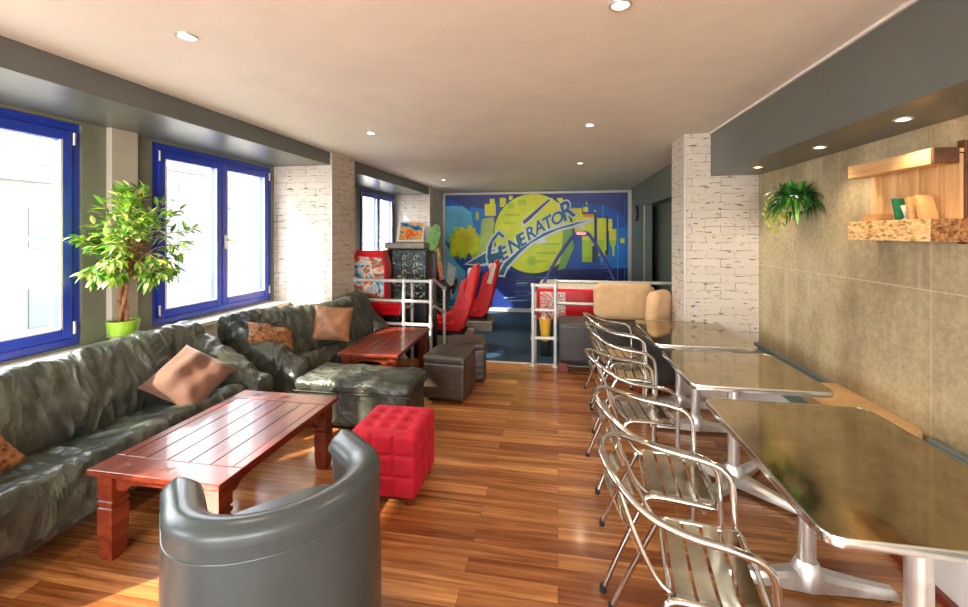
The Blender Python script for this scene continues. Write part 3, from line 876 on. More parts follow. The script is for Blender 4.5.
# ------------------------------------------------------------ metal tables
def rrect(x0, x1, y0, y1, r, n=7):
    out = []
    for cx, cy, a0 in ((x1-r, y1-r, 0), (x0+r, y1-r, PI/2), (x0+r, y0+r, PI), (x1-r, y0+r, 3*PI/2)):
        for k in range(n+1):
            a = a0+PI/2*k/n; out.append((cx+r*math.cos(a), cy+r*math.sin(a)))
    return out
def metal_table(label, x0, x1, y0, y1, cols, four=False, hz=.74):
    cx, cy = (x0+x1)/2, (y0+y1)/2
    e = thing('cafe_table', label, 'table', (cx, cy, 0), 0, 'metal topped pedestal tables')
    a = rrect(x0-cx, x1-cx, y0-cy, y1-cy, .05)
    inn = rrect(x0-cx+.007, x1-cx-.007, y0-cy+.007, y1-cy-.007, .044)
    b = MB(); b.rings([[(x, y, z) for x, y in inn] for z in (hz-.024, hz)]); b.build('tabletop', 'tabletop', e)
    b = MB(); rg = []
    n = len(a); prof = []
    for (xo, yo), (xi, yi) in zip(a, inn):
        rg.append([(xi, yi, hz+.0015), (xo-(xo-xi)*.3, yo-(yo-yi)*.3, hz+.0015), (xo, yo, hz-.003), (xo, yo, hz-.026), (xi, yi, hz-.030)])
    b.rings(rg, closed=True); b.build('rim', 'chrome', e, True)
    for yc in cols:
        y = yc-cy
        b = MB(); b.cyl((0, y), .034, .10, hz-.028, 28); b.build('column', 'cast', e, True)
        b = MB(); b.box(-.16, .16, y-.03, y+.03, hz-.036, hz-.0245, .003); b.box(-.03, .03, y-.16, y+.16, hz-.036, hz-.0245, .003); b.build('top_bracket', 'cast', e)
        b = MB()
        b.lathe((0, y, 0), [(.0, .03), (.06, .03), (.062, .08), (.05, .115), (.040, .135), (.0, .135)], 28)
        arms = [(ang(45+90*k), .36) for k in range(4)] if four else [(0, .34), (PI, .34)]
        for an_, L in arms:
            rg = []
            for t in (0, .12, .3, .5, .7, .85, .96, 1.0):
                d = L*t; hw = lerp(.052, .026, t**.6); zt = lerp(.115, .052, t**.55); zb = lerp(.02, .018, t)
                if t == 1.0: zt -= .012; hw *= .8
                q = []
                for o, z in ((-hw, zb), (-hw, zt-.018), (-hw*.55, zt), (hw*.55, zt), (hw, zt-.018), (hw, zb)):
                    q.append((d*math.cos(an_)-o*math.sin(an_), y+d*math.sin(an_)+o*math.cos(an_), z))
                rg.append(q)
            b.rings(rg)
        bs = b.build('base', 'cast', e, True)
        for an_, L in arms:
            b = MB(); b.cyl(((L-.03)*math.cos(an_), y+(L-.03)*math.sin(an_)), .013, 0, .02, 12); b.build('foot', 'rubber', bs)
    return e
metal_table('long metal-topped table nearest the camera, right of the chairs', .72, 1.44, 1.29, 2.28, (1.487, 2.07))
metal_table('small square metal-topped table in the middle of the row', .72, 1.43, 2.46, 3.17, (2.84,), True)
metal_table('furthest metal-topped table, against the white brick wall', 0.715, 1.43, 3.31, 4.205, (3.57, 4.02))

# ------------------------------------------------------------ L-shaped bench with cream back cushions
e = thing('corner_bench', 'low dark leather corner bench with cream back cushions by the pipe railing', 'bench', (.5, 5.0, 0))
b = soft_box(1.12, .50, .46, .09, .03, 16, 0, .0); b.xform(Matrix.Translation((.07, .07, 0))); b.build('seat_block', 'leather_dark', e, True)
b = soft_box(.34, .52, .46, .09, .03, 16, 0, .0); b.xform(Matrix.Translation((.455, -.45, 0))); b.build('seat_block', 'leather_dark', e, True)
for x, y in ((-.44, -.13), (.10, -.13), (.32, -.66), (.55, -.66), (-.44, .25), (.55, .25)):
    b = MB(); b.box(x-.05, x+.05, y-.04, y+.04, 0, .1, .004); b.build('foot', 'wood_foot', e)
def back_pad(w, h, t, x, y, z, rot):
    b = soft_box(w, t, h, 0, t*.45, 22, 0, .0)
    for v in b.bm.verts:
        # round the corners of the outline
        r = .09; cxx = max(-w/2+r, min(w/2-r, v.co.x)); czz = max(r, min(h-r, v.co.z)); dx, dz = v.co.x-cxx, v.co.z-czz
        m = max(abs(dx), abs(dz)); q = math.hypot(dx, dz)
        if q > 1e-6: v.co.x = cxx+dx/q*m; v.co.z = czz+dz/q*m
    b.xform(Matrix.Translation((x, y, z)) @ rot)
    b.build('back_cushion', 'cream', e, True)
back_pad(.70, .43, .13, .27, .18, .545, Matrix.Rotation(ang(-6), 4, 'X'))
back_pad(.36, .43, .13, .52, -.36, .545, Matrix.Rotation(ang(50), 4, 'Z') @ Matrix.Rotation(ang(4), 4, 'X'))

# ------------------------------------------------------------ pipe railings
def fitting(b, p, r=.028, h=.05, axis=2):
    p = Vector(p); d = Vector((0, 0, 0)); d[axis] = h/2
    b.tube([p-d, p+d], r, 12)
def railing_left():
    e = thing('pipe_railing', 'white pipe railing left of the steps before the arcade machines', 'railing', (-1.53, 5.0, 0))
    for x, y, z0, z1 in ((-.37, 0, 0, .97), (-.02, 0, 0, .97), (-.02, .62, -.14, .80), (-.37, .30, -.14, .93)):
        b = MB(); b.tube([(x, y, z0), (x, y, z1)], .021, 12); b.tube([(x, y, z0), (x, y, z0+.02)], .045, 14)
        b.build('post', 'pipe', e, True)
    for z in (.97, .72, .43):
        b = MB(); b.tube([(-1.03, 0, z), (-.02, 0, z)], .021, 12); b.tube([(-1.03, 0, z), (-1.01, 0, z)], .04, 14)
        fitting(b, (-.37, 0, z), .029); fitting(b, (-.02, 0, z), .029); b.build('rail', 'pipe', e, True)
    for z in (.97, .64):
        b = MB(); b.tube([(-.02, 0, z), (-.02, .15, z), (-.02, .62, z-.17)], .021, 12); fitting(b, (-.02, .62, z-.17), .029); b.build('handrail', 'pipe', e, True)
        b = MB(); b.tube([(-.37, 0, z), (-.37, .3, z-.04)], .021, 12); b.build('handrail', 'pipe', e, True)
railing_left()
def railing_right():
    e = thing('pipe_railing', 'white pipe railing right of the steps, running behind the cream cushions', 'railing', (-.16, 5.0, 0))
    for x, y, z0, z1 in ((-.13, 0, 0, .95), (.13, 0, 0, .97), (.13, .46, -.14, .95), (-.13, .46, -.14, .83)):
        b = MB(); b.tube([(x, y, z0), (x, y, z1)], .021, 12); b.tube([(x, y, z0), (x, y, z0+.02)], .045, 14)
        b.build('post', 'pipe', e, True)
    for z in (.95, .66, .33):
        b = MB(); b.tube([(-.13, 0, z), (.13, 0, z)], .021, 12); fitting(b, (-.13, 0, z), .029); fitting(b, (.13, 0, z), .029); b.build('rail', 'pipe', e, True)
    for z in (.95, .67):
        b = MB(); b.tube([(.13, .0, z), (.13, .46, z), (1.62, .46, z)], .021, 12); fitting(b, (.13, .46, z), .029); b.build('rail', 'pipe', e, True)
    for z in (.95, .66):
        b = MB(); b.tube([(-.13, 0, z), (-.13, .46, z-.13)], .021, 12); b.build('handrail', 'pipe', e, True)
railing_right()

# ------------------------------------------------------------ arcade
FZ = -.14
e = thing('arcade_cabinet', 'red arcade cabinet with a racing picture on its side behind the left railing', 'arcade machine', (-2.46, 5.22, FZ))
b = MB(); b.poly([(-.26, 0, .78), (.22, 0, .78), (.22, 0, 1.30), (.17, 0, 1.48), (-.18, 0, 1.48), (-.25, 0, 1.36)], (0, .20, 0)); b.build('body', 'red_gloss', e)
b = MB(); b.box(-.27, .46, -.03, .20, .70, .80, .02); b.box(-.25, .44, -.02, .19, .63, .72, .02); b.build('control_panel', 'red_gloss', e)
b = MB(); b.poly([(-.23, -.008, .86), (.20, -.008, .86), (.20, -.008, 1.28), (.16, -.008, 1.38), (-.16, -.008, 1.40), (-.22, -.008, 1.31)], (0, .007, 0)); b.build('side_picture', 'art_race', e)
b = MB(); b.box(-.24, .40, .02, .19, 0, .64, .01); b.build('lower_body', 'black', e)

e = thing('arcade_cabinet', 'black arcade cabinet with patterned back and tilted picture sign on top', 'arcade machine', (-2.0, 5.48, FZ))
b = MB(); b.box(-.26, .24, 0, .30, 0, 1.50, .02); b.build('body', 'black', e)
for k in range(3):
    b = MB(); b.box(-.24+k*.16, -.10+k*.16, -.008, 0, .80, 1.46); b.build('back_panel', 'art_dark', e)
b = MB(); rg = []
for k in range(2):
    for j in range(6):
        c = Vector((.0+k*.16-.07, -.012, .88+j*.1)); pts = [c+Vector((.022*math.cos(t/6*PI*1.3), 0, .04*math.sin(t/6*PI*1.3)-.01)) for t in range(7)]
        b.tube(pts, .006, 6)
o = b.build('chain_pattern', 'silver_strip', e); o['kind'] = 'stuff'
b = MB(); b.box(-.32, .24, -.10, .32, 1.50, 1.58, .015); b.build('shelf', 'grey_plastic', e)
rt = Matrix.Translation((-.04, .10, 1.585)) @ Matrix.Rotation(ang(-16), 4, 'X')
b = MB(); b.box(-.20, .20, 0, .04, 0, .31, .01, xf=rt); sg = b.build('sign_board', 'white', e)
b = MB(); b.box(-.15, .18, -.008, -.001, .03, .28, 0, xf=rt); b.build('sign_picture', 'art_hot', sg)
b = MB(); rt2 = Matrix.Translation((.21, .22, 1.69)) @ Matrix.Rotation(ang(90), 4, 'X')
b.cyl((0, 0), .11, -.03, .03, 24); b.xform(rt2); b.build('speaker', 'grey_plastic', e, True)

e = thing('arcade_sign', 'green oval topper on a blue stand beside the black arcade cabinet', 'sign', (-1.69, 5.60, FZ))
b = MB(); b.box(-.03, .03, 0, .06, 0, 1.45, .01); b.build('stand', 'black', e)
b = MB(); pts = [(.085*math.cos(t*PI/12)*(1 if 1 else 0), 0, .19*math.sin(t*PI/12)) for t in range(24)]
b.poly(pts, (0, .06, 0)); b.xform(Matrix.Translation((0, 0, 1.65)) @ Matrix.Rotation(ang(14), 4, 'Y')); b.build('oval_topper', 'leaf_b', e)

def racing_rig(label, x, y, rz=0):
    e = thing('racing_seat_machine', label, 'arcade machine', (x, y, FZ), rz, 'red seated racing machines')
    b = MB(); b.box(-.95, .32, -.30, .30, 0, .17, .015); b.build('platform', 'grey_plastic', e)
    b = MB(); b.box(-.45, .22, -.24, .24, .17, .22, .01); b.build('seat_rail', 'black', e)
    # bucket seat: squab and reclined back in profile, facing -x
    prof = [(-.36, .24), (-.40, .34), (-.36, .40), (-.10, .33), (.04, .34), (.16, .62), (.27, .95), (.30, 1.12), (.35, 1.22), (.41, 1.23), (.43, 1.14), (.40, .96), (.33, .62), (.22, .30), (.14, .22)]
    b = MB(); rg = []
    for yy, s_ in ((-.235, .80), (-.22, .94), (-.17, 1.0), (.17, 1.0), (.22, .94), (.235, .80)):
        c = Vector((.05, .5)); rg.append([(c.x+(px-c.x)*(.5+.5*s_), yy, c.y+(pz-c.y)*(.6+.4*s_)) for px, pz in prof])
    b.rings(rg); st = b.build('bucket_seat', 'red_cloth', e, True)
    for s_ in (-1, 1):
        pr = [(-.30, .38), (-.10, .44), (.02, .50), (.10, .74), (.16, .98), (.22, 1.0), (.20, .74), (.12, .45), (.0, .35)]
        b = MB(); b.poly([(px, s_*.20-.03*(s_ > 0), pz) for px, pz in pr], (0, .045, 0)); b.build('side_bolster', 'red_cloth', st)
    b = MB(); b.box(.25, .30, -.11, .11, .98, 1.16, .01, xf=Matrix.Rotation(ang(0), 4, 'Y')); b.box(.115, .15, -.12, .12, .50, .80, .01, xf=Matrix.Translation((.03, 0, 0))); b.build('seat_stripe', 'white', st)
    b = MB(); b.poly([(-.95, 0, .15), (-.55, 0, .17), (-.50, 0, .70), (-.62, 0, .82), (-.75, 0, 1.52), (-.95, 0, 1.56)], (0, .5, 0)); b.xform(Matrix.Translation((0, -.25, 0))); b.build('cabinet', 'black', e)
    b = MB(); b.poly([(-.612, -.20, .86), (-.612, .20, .86), (-.722, .20, 1.44), (-.722, -.20, 1.44)], (-.01, 0, 0)); b.build('screen', 'art_hot', e)
    b = MB(); b.tube([(-.55, 0, .68), (-.40, 0, .74)], .03, 12); col = b.build('steering_column', 'black', e, True)
    b = MB(); rg = []
    for k in range(20):
        a = 2*PI*k/20; rg.append(Vector((-.39+.03*math.sin(a), .14*math.cos(a), .74+.135*math.sin(a))))
    b.tube(rg, .015, 8, closed=True); b.tube([(-.39, -.13, .74), (-.39, .13, .74)], .012, 8); b.build('steering_wheel', 'rubber', col, True)
    b = MB(); b.box(-.93, -.56, -.262, -.252, .25, .66); b.build('side_panel', 'art_dark', e)
    return e
rig = racing_rig('nearer red bucket-seat racing machine beyond the left railing', -1.62, 6.35, ang(6))
bpy.context.view_layer.update()
copy_tree(rig, (-1.46, 7.45, FZ), ang(4), 'further red and white bucket-seat racing machine in front of the mural')

rig2 = [o for o in bpy.data.objects if o.get('label', '').startswith('further red and white')][0]
for s_ in (-1, 1):
    b = MB(); b.poly([(.22, s_*.238, .84), (.30, s_*.238, .82), (.39, s_*.238, 1.16), (.35, s_*.238, 1.20), (.31, s_*.238, 1.12)], (0, s_*.02, 0)); b.build('white_side_panel', 'white', rig2)
e = thing('air_hockey_table', 'red air hockey table with overhead blue score frame in front of the mural', 'game table', (.20, 6.2, FZ))
b = MB(); b.box(-.50, .62, -.35, .75, .50, .94, .04); b.build('table_body', 'red_gloss', e)
b = MB(); b.box(-.46, .58, -.30, .70, .935, .955); b.build('playing_surface', 'white', e)
b = MB(); b.box(-.44, -.10, -.362, -.349, .54, .90); b.build('splash_picture', 'art_white', e)
b = MB(); b.box(.30, .55, -.362, -.349, .56, .84); b.build('blue_picture', 'navy', e)
for sx in (-.38, .50):
    for sy in (-.22, .62):
        b = MB(); b.box(sx-.06, sx+.06, sy-.06, sy+.06, 0, .5, .01); b.build('leg', 'black', e)
b = MB(); b.tube([(-.42, .2, .94), (-.20, .2, 1.35), (.02, .2, 1.66), (.10, .2, 1.72)], .024, 10, smooth=3)
b.tube([(.66, .2, .94), (.46, .2, 1.35), (.26, .2, 1.68), (.18, .2, 1.72)], .024, 10, smooth=3); b.build('score_frame', 'navy', e, True)
b = MB(); b.box(.04, .23, .14, .26, 1.665, 1.735, .015); b.build('score_box', 'navy', e)
b = MB(); b.box(.07, .20, .132, .141, 1.68, 1.72); b.build('score_display', 'red_gloss', e)

e = thing('ball_bucket', 'small yellow tapered bucket hanging on the right railing', 'bucket', (-.15, 5.10, .28))
b = MB(); b.lathe((0, 0, 0), [(0, 0), (.045, 0), (.075, .26), (.08, .26), (.08, .27), (.07, .27), (.042, .012), (0, .012)], 20); b.build('bucket', 'yellow_plastic', e, True)
b = MB(); b.lathe((0, 0, .24), [(.0, 0), (.066, .0), (.05, .04), (0, .055)], 16); b.build('contents', 'art_white', e, True)
b = MB(); b.tube([(-.07, 0, .26), (-.02, -.05, .37), (.07, 0, .26)], .006, 8, smooth=3); b.build('handle', 'rubber', e)

# wall clock
e = thing('wall_clock', 'dark round wall clock on the teal wall right of the mural', 'clock', (1.5, 8.45, 1.95))
b = MB(); b.cyl((0, 0), .15, 0, .04, 32); b.xform(Matrix.Rotation(ang(-90), 4, 'Y')); b.build('rim', 'black', e)
b = MB(); b.cyl((0, 0), .12, .04, .045, 32); b.xform(Matrix.Rotation(ang(-90), 4, 'Y')); b.build('dial', 'grey_plastic', e)
b = MB(); b.box(-.052, -.046, -.006, .006, -.01, .10); b.box(-.052, -.046, -.07, .01, -.006, .006); b.build('hand', 'black', e)

# ------------------------------------------------------------ mural
F_, H_ = 420.0, 1.57
TH = math.atan(74/F_); YM = 9.185
def onwall(px, py):
    a = (px-484)/F_; rx = a*math.cos(TH)-math.sin(TH); ry = a*math.sin(TH)+math.cos(TH); d = YM/ry
    return rx*d, H_+(233-py)/F_*d
mur = thing('mural', 'blue and yellow-green graffiti mural reading Generator on the far wall', 'mural', (0, YM, 0))
MX0, MX1, MZ1 = -2.50, 1.44, 2.42
cols = dict(bg=(10, 92, 190), night=(56, 66, 134), deep=(8, 36, 112), sky=(104, 196, 244), sky2=(24, 134, 220), lime=(226, 248, 20), lime2=(184, 220, 30), yel=(250, 238, 36),
            pale=(190, 216, 110), teal=(16, 104, 136), aqua=(120, 200, 205), white=(225, 232, 235), ink=(24, 40, 70), green=(120, 176, 60), purple=(70, 60, 110), orange=(230, 150, 40))
names = list(cols); mats = [plain('paint_'+k, cols[k], .45, nscale=2.2, namp=.10) for k in names]
mb = MB(); layer = [0]
def P(col, pts, world=False):
    layer[0] += 1; dy = -.0006*layer[0]
    q = [(p if world else onwall(*p)) for p in pts]
    q = [(max(MX0, min(MX1, x)), dy, max(-.06, min(MZ1, z))) for x, z in q]
    mb.poly(q, (0, .0005, 0), names.index(col))
def rect(col, x0, y0, x1, y1, j=.0): P(col, [(x0, y0), (x1, y0+j), (x1-j, y1), (x0+j, y1)])
mb.box(MX0, MX1, 0, .012, -.07, MZ1, 0, names.index('bg'))
P('night', [(444, 194), (631, 190), (629, 212), (600, 205), (560, 200), (500, 200), (478, 212), (462, 205), (444, 198)])
P('sky', [(443, 206), (462, 206), (474, 214), (478, 240), (455, 248), (443, 240)])
P('sky2', [(470, 207), (490, 210), (492, 235), (476, 238)])
P('sky2', [(600, 232), (629, 226), (629, 290), (600, 290)])
P('night', [(612, 195), (629, 200), (629, 222), (618, 212)])
P('deep', [(470, 272), (630, 268), (630, 318), (440, 318), (440, 295)])
P('sky', [(446, 244), (456, 262), (466, 272), (462, 300), (444, 300), (441, 262)])
P('white', [(448, 262), (456, 268), (452, 296), (446, 296)])
P('sky2', [(448, 300), (470, 296), (474, 310), (446, 311)])
random.seed(3)
for k in range(26):
    x = random.uniform(500, 560); y = random.uniform(276, 304); P(random.choice(['aqua', 'sky2', 'teal', 'purple']), [(x, y), (x+random.uniform(8, 26), y-.3), (x+random.uniform(8, 26), y+.7), (x, y+1)])
for k in range(12):
    x = random.uniform(560, 612); y = random.uniform(262, 296); P(random.choice(['sky2', 'teal', 'purple']), [(x, y), (x+9, y-.3), (x+9, y+.8), (x, y+1)])
# city blocks left
def drips(col, x0, x1, ytop, ybot, n):
    pts = [(x0, ytop)]; w = (x1-x0)/n; pts = []
    for k in range(n):
        t = ytop+random.uniform(-5, 4); pts += [(x0+k*w, t), (x0+(k+1)*w, t)]
    for k in range(n, 0, -1):
        bt = ybot+random.uniform(-6, 5); pts += [(x0+k*w, bt), (x0+(k-.5)*w, bt+3), (x0+(k-1)*w+.3, bt)]
    P(col, pts)
drips('lime2', 450, 480, 232, 256, 7)
drips('yel', 456, 476, 228, 246, 5)
drips('lime', 452, 478, 238, 250, 6)
P('pale', [(482, 219), (494, 217), (497, 246), (488, 256), (479, 252)])
rect('yel', 485, 204, 496, 216); rect('yel', 490, 199, 495, 205); rect('lime2', 476, 212, 479, 220); rect('yel', 500, 198, 506, 207); rect('yel', 509, 196, 513, 200)
# right blocks
rect('ink', 573.5, 207, 584, 234); rect('yel', 572, 208, 582, 232); rect('yel', 557, 198, 563, 206)
rect('ink', 584, 213, 596, 262); rect('yel', 582, 214, 594, 246); rect('lime2', 582, 240, 592, 262); rect('lime', 586, 222, 591, 240); rect('yel', 583, 207, 588, 212); rect('orange', 583, 214, 594, 217)
rect('ink', 597, 217, 608, 255); rect('yel', 597, 218, 606, 250); rect('lime2', 598, 240, 605, 256)
rect('yel', 608, 219, 612, 231); rect('yel', 609, 229, 616, 240); P('lime2', [(609, 240), (616, 240), (615, 246), (611, 247)]); rect('lime2', 612, 246, 614, 256)
rect('lime', 620, 238, 625, 243); rect('pale', 594, 210, 596, 212); rect('pale', 601, 254, 602, 262); rect('lime', 586, 202, 587, 205)
rect('sky', 602.5, 205, 603, 225); rect('sky', 617, 216, 617.6, 285); rect('sky2', 624, 200, 624.6, 290)
# sun disc
P('ink', [(534+40.5*math.cos(t/40*2*PI), 234+41*math.sin(t/40*2*PI)) for t in range(40)])
P('lime', [(533.5+39*math.cos(t/48*2*PI), 233.5+39.5*math.sin(t/48*2*PI)) for t in range(48)])
P('yel', [(536+31*math.cos(t/30*2*PI), 226+30*math.sin(t/30*2*PI)) for t in range(30)])
P('lime', [(532+29*math.cos(t/30*2*PI), 236+30*math.sin(t/30*2*PI)) for t in range(30)])
for (x0, y0, x1, y1) in ((508, 203, 514, 209), (518, 200, 527, 205), (505, 214, 520, 216), (504, 222, 514, 224), (540, 243, 560, 245), (536, 252, 556, 254), (530, 260, 548, 262)):
    rect('lime2', x0, y0, x1, y1)
P('lime2', [(532+5*math.cos(t/12*2*PI), 261+5*math.sin(t/12*2*PI)) for t in range(12)])
P('green', [(563, 229), (572, 228), (574, 248), (565, 268), (558, 270), (562, 250)])
# logo swooshes
P('white', [(464, 264.5), (484, 252), (497, 246), (500, 250), (492, 258), (489, 265), (484, 266)])
P('teal', [(467.5, 263.5), (485, 253.5), (496, 249), (490, 257), (486, 263), (480, 264)])
P('white', [(496, 276), (503, 262), (520, 246), (543, 231), (560, 225), (580, 220.5), (593, 219.5), (593, 222), (583, 224.5), (586, 229), (578, 227), (560, 231), (545, 238), (548, 243), (534, 244), (520, 256), (508, 270), (505, 277)])
P('teal', [(498.5, 274.5), (505, 263), (521, 248), (544, 233), (561, 227), (578, 222.2), (590, 220.8), (580, 223), (572, 226), (558, 229.5), (544, 236), (531, 243), (519, 254), (507, 267), (504, 275)])
P('white', [(521, 222), (548, 199), (553, 198), (530, 222), (522, 227)])
P('purple', [(523, 221), (548, 200), (551, 199.5), (529, 221), (524, 224.5)])
# big G
P('white', [(487, 246), (492, 236), (499, 229), (507, 236), (503, 240), (499, 236), (494, 243), (493, 252), (498, 250), (497, 245), (503, 242), (504, 258), (497, 268), (489, 268), (486, 258)])
P('teal', [(488.5, 247), (493, 238), (499, 231), (505, 236), (503, 238), (499, 234.5), (493, 242.5), (491.5, 254), (499, 252), (498, 246.5), (502, 244.5), (502.5, 257), (496.5, 266), (490, 266.5), (487.5, 257)])
mb.build('painting', mats, mur)
# letters
def letter(chh, px, py, size, rot, matname, grow, z):
    cu = bpy.data.curves.new('t', 'FONT'); cu.body = chh; cu.size = 1; cu.offset = grow; cu.extrude = .002; cu.resolution_u = 3
    to = bpy.data.objects.new('t', cu); COL.objects.link(to); bpy.context.view_layer.update()
    me = bpy.data.meshes.new_from_object(to.evaluated_get(bpy.context.evaluated_depsgraph_get()))
    bpy.data.objects.remove(to)
    x, zz = onwall(px, py)
    sh = Matrix(((1, .28, 0, 0), (0, 1, 0, 0), (0, 0, 1, 0), (0, 0, 0, 1)))
    me.transform(Matrix.Translation((x, z, zz)) @ Matrix.Rotation(PI/2, 4, 'X') @ Matrix.Rotation(rot, 4, 'Z') @ sh @ Matrix.Diagonal((size[0], size[1], .4, 1)))
    me.name = 'letter'; me.materials.append(matname); return me
seq = [('E', 502, 261, 16, 17), ('N', 510.5, 254, 17, 18), ('E', 520.5, 247, 15, 17), ('R', 528, 241, 16, 17), ('A', 536.5, 235, 15, 17), ('T', 545, 230.5, 16, 16), ('O', 552, 226.5, 16, 16), ('R', 563, 222, 22, 24)]
wm, im = mats[names.index('white')], mats[names.index('teal')]
PX = 9.2/F_
for chh, px, py, w_, h_ in seq:
    me = letter(chh, px, py, (w_*PX, h_*PX), ang(30 if chh != 'O' else 24), wm, .075, -.056)
    o = bpy.data.objects.new('letter', me); COL.objects.link(o); o.parent = mur
    me = letter(chh, px, py, (w_*PX, h_*PX), ang(30 if chh != 'O' else 24), mats[names.index('teal')], .022, -.060)
    o2 = bpy.data.objects.new('letter_fill', me); COL.objects.link(o2); o2.parent = o
b = MB()
fx0, fx1, fz = MX0-.055, MX1+.055, MZ1+.045
b.box(fx0, fx0+.055, -.03, .012, -.07, fz, .004); b.box(fx1-.055, fx1, -.03, .012, -.07, fz, .004); b.box(fx0, fx1, -.03, .012, fz-.045, fz, .004)
b.build('frame', 'silver_strip', mur)

# ------------------------------------------------------------ plants
random.seed(11)
def leaf(b, base, d, L, W, up, mi):
    d = d.normalized(); side = d.cross(up)
    if side.length < 1e-3: side = d.orthogonal()
    side.normalize(); nn = side.cross(d)
    pts = []
    for t, w_ in ((0, .08), (.25, .8), (.5, 1), (.75, .62), (1, .03)):
        c = base+d*L*t-nn*(L*.22*t*t)
        pts.append((c+side*W/2*w_+nn*.12*W*w_, c, c-side*W/2*w_+nn*.12*W*w_))
    vs = [p for q in pts for p in q]; fs = []
    for i in range(4):
        fs += [(i*3, i*3+1, i*3+4, i*3+3), (i*3+1, i*3+2, i*3+5, i*3+4)]
    b._add(vs, fs, mi)
e = thing('potted_ficus', 'leafy green ficus tree in a lime green pot on the window sill', 'plant', (-3.17, 2.60, .775))
b = MB(); b.lathe((0, 0, 0), [(0, 0), (.062, 0), (.07, .01), (.088, .07), (.098, .135), (.102, .15), (.096, .152), (.09, .135), (.0, .13)], 32); b.build('pot', 'pot_green', e, True)
b = MB(); b.lathe((0, 0, .125), [(0, .0), (.086, 0), (.086, .012), (.04, .022), (0, .02)], 24); b.build('soil', 'soil', e)
b = MB(); ends = []
for k in range(3):
    pts = []
    for i in range(12):
        t = i/11; a = k*2*PI/3+t*5.5; r = .024*(1-.3*t)
        pts.append((r*math.cos(a)+.05*t*t, r*math.sin(a)-.02*t, .13+.52*t))
    b.tube(pts, [lerp(.014, .009, i/11) for i in range(12)], 8)
cen = Vector((.17, -.04, .74))
tips = []
for k in range(40):
    u = random.uniform(-.85, 1); a = random.uniform(0, 2*PI); q = math.sqrt(max(0, 1-u*u))
    tip = cen+Vector((.28*q*math.cos(a), .34*q*math.sin(a), .36*u))
    tip.x = max(-.05, tip.x)
    s0 = Vector((.07+random.uniform(-.02, .02), -.02, random.uniform(.45, .68)))
    mid = (s0+tip)/2+Vector((0, 0, .05))
    b.tube([s0, mid, tip], [.006, .004, .002], 5); tips.append((s0, mid, tip))
tk = b.build('trunk', 'bark', e, True)
b = MB()
for s0, mid, tip in tips:
    for k in range(30):
        t = random.uniform(.35, 1.08); p = (s0*(1-t)**2+mid*2*t*(1-t)+tip*t*t) if t <= 1 else tip+(tip-mid)*(t-1)
        out = (tip-cen).normalized()*.7+Vector((random.uniform(-1, 1), random.uniform(-1, 1), random.uniform(-.7, .5)))*.8
        base = p+Vector((random.uniform(-.02, .02),)*3)
        base.x = max(-.09, base.x)
        if (base+out.normalized()*.08).x < -.10: out.x = abs(out.x)+.2
        mi = random.choices((0, 1, 2), (5, 6, 3))[0]
        leaf(b, base, out, random.uniform(.06, .095), random.uniform(.028, .040), Vector((random.uniform(-.3, .3), random.uniform(-.3, .3), 1)), mi)
b.build('foliage', ['leaf_a', 'leaf_b', 'leaf_c'], e, recalc=False)

e = thing('wall_planter', 'leafy green trailing plant in a small metal bracket pot high on the concrete wall', 'plant', (1.70, 3.42, 1.73))
b = MB(); b.lathe((0, 0, 0), [(0, 0), (.07, 0), (.085, .02), (.10, .10), (.104, .10), (.104, .108), (.095, .108), (.09, .09), (0, .085)], 28); b.build('pot', 'cast', e, True)
b = MB(); b.box(.06, .11, -.03, .03, .03, .08, .004); b.build('bracket', 'cast', e)
b = MB()
for k in range(330):
    a = random.uniform(0, 2*PI); el = random.uniform(-.3, 1.5)
    base = Vector((.05*math.cos(a), .06*math.sin(a), .10)); L = random.uniform(.08, .19)
    pts = []; d = Vector((math.cos(a)*math.cos(el), math.sin(a)*math.cos(el), math.sin(el)))
    wv = d.cross(Vector((0, 0, 1)))
    if wv.length < .01: wv = Vector((1, 0, 0))
    wv.normalize(); wd = random.uniform(.010, .02); vs = []; n = 6
    for i in range(n+1):
        t = i/n; p = base+d*L*t+Vector((0, 0, -.5*L*t*t*(1.6-el*.7)))
        p.x = min(.10, p.x)
        q = wd*(math.sin(PI*min(1, t*.85+.12)))
        vs += [p-wv*q, p+wv*q+Vector((0, 0, .004))]
    b._add(vs, [(2*i, 2*i+1, 2*i+3, 2*i+2) for i in range(n)], random.choices((0, 1), (4, 1.4))[0])
b.build('foliage', ['leaf_d', 'leaf_b'], e, recalc=False)
b = MB()
for k in range(24):
    y0 = random.uniform(-.02, .10); sgn = 1; L = random.uniform(.15, .36)
    p0 = Vector((random.uniform(-.05, .04), .08, .12)); p1 = p0+Vector((random.uniform(-.03, .03), random.uniform(.04, .20), .08)); p2 = p1+Vector((-.02, random.uniform(.0, .10), -L))
    for i in range(9):
        t = i/8; p = p0*(1-t)**2+p1*2*t*(1-t)+p2*t*t
        leaf(b, p, Vector((random.uniform(-.6, .6), random.uniform(-.6, .6), -.8)), .05, .013, Vector((0, 1, 0)), 0)
b.build('trailing_stems', ['leaf_y'], e, recalc=False)

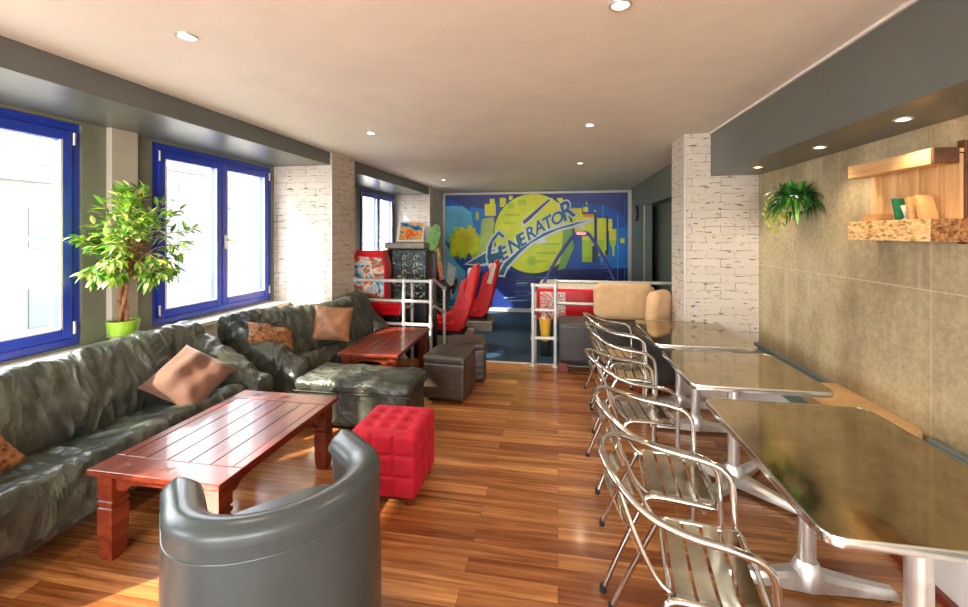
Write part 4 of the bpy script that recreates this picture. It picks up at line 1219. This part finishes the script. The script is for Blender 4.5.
# ------------------------------------------------------------ pallet shelf on the concrete wall
SX = 1.665; SY0, SY1 = 2.23, 2.78
e = thing('pallet_shelf', 'wall shelf made of pallet wood with strand-board tray on the concrete wall', 'shelf', (1.81, (SY0+SY1)/2, 1.53))
hy = (SY1-SY0)/2; dx = SX-1.81
n = 5; pw = 2*hy/n
for k in range(n):
    b = MB(); b.box(-.030, -.014, -hy+k*pw+.003, -hy+(k+1)*pw-.003, .02, .40, .002); b.build('back_board', 'pine', e)
b = MB(); b.box(-.014, 0, -hy-.005, -hy+.035, -.01, .46, .002); b.build('wall_batten', 'darkwood', e)
b = MB(); b.box(-.014, 0, hy-.04, hy, .02, .38); b.build('wall_batten', 'darkwood', e)
b = MB(); b.box(dx, dx+.018, -hy, hy, 0, .105, .002); b.build('tray_front', 'osb', e)
b = MB(); b.box(dx, -.004, -hy-.016, -hy, 0, .105, .002); b.build('tray_end', 'osb_dark', e)
b = MB(); b.box(dx+.018, -.014, -hy, hy, .0, .018, .002); b.build('tray_bottom', 'pine_y', e)
b = MB(); b.box(dx, dx+.075, -hy, hy, .353, .425, .003); bm_ = b.build('top_beam', 'pine_y', e)
b = MB(); b.box(dx, -.045, -hy-.018, -hy, .353, .425, .003); b.build('beam_end', 'darkwood', e)
b = MB(); b.box(dx+.076, -.014, -hy, hy, .405, .423, .002); b.build('top_board', 'pine_y', e)
def slab(name, label, cat, x, y, z, w, t, h, mat, tilt, page=None, group=None):
    o = thing(name, label, cat, (x, y, z), 0, group)
    rt = Matrix.Rotation(ang(tilt), 4, 'X')
    b = MB(); b.box(-w/2, w/2, -t/2, t/2, 0, h, .0015, xf=rt); c = b.build('cover', mat, o)
    if page:
        b = MB(); b.poly([rt @ Vector(p) for p in ((-w*.3, -t/2-.0015, h*.15), (w*.2, -t/2-.0015, h*.2), (w*.38, -t/2-.0015, h*.5), (0, -t/2-.0015, h*.62), (w*.3, -t/2-.0015, h*.85), (-w*.2, -t/2-.0015, h*.8), (-w*.1, -t/2-.0015, h*.5), (-w*.35, -t/2-.0015, h*.4))], (0, .001, 0)); b.build(page, 'paper', o)
    return o
zs = 1.55
slab('booklet', 'green and white booklet leaning in the pallet shelf tray', 'booklet', 1.715, 2.415, zs, .085, .014, .20, 'booklet_green', -14, 'printed_patch')
g = 'tan wooden card blocks in the tray'
slab('card_block', 'tan wooden block lying low at the far end of the pallet shelf', 'block', 1.72, 2.66, zs, .08, .09, .125, 'cardtan', 6)
slab('card_block', 'tan wooden block leaning just right of the green booklet', 'block', 1.72, 2.348, zs, .07, .022, .20, 'cardtan', -14)
slab('card_block', 'tan wooden block leaning at the camera end of the pallet shelf', 'block', 1.72, 2.283, zs, .07, .022, .21, 'cardtan', -18)

# ------------------------------------------------------------ camera
cam = bpy.data.cameras.new('camera'); co = bpy.data.objects.new('camera', cam); COL.objects.link(co)
cam.sensor_fit = 'HORIZONTAL'; cam.sensor_width = 36; cam.lens = 36*F_/968; cam.clip_start = .03; cam.clip_end = 200
co.location = (0, 0, H_); co.rotation_euler = (PI/2, 0, TH)
cam.shift_y = -(303.5-233)/968
scene.camera = co
vs = scene.view_settings; vs.view_transform = 'Standard'; vs.look = 'None'; vs.gamma = 1; vs.exposure = 1.12; vs.use_curve_mapping = False
scene.cycles.max_bounces = 10; scene.cycles.diffuse_bounces = 8; scene.cycles.use_denoising = True
scene.cycles.sample_clamp_indirect = 8
scene.cycles.caustics_reflective = False; scene.cycles.caustics_refractive = False
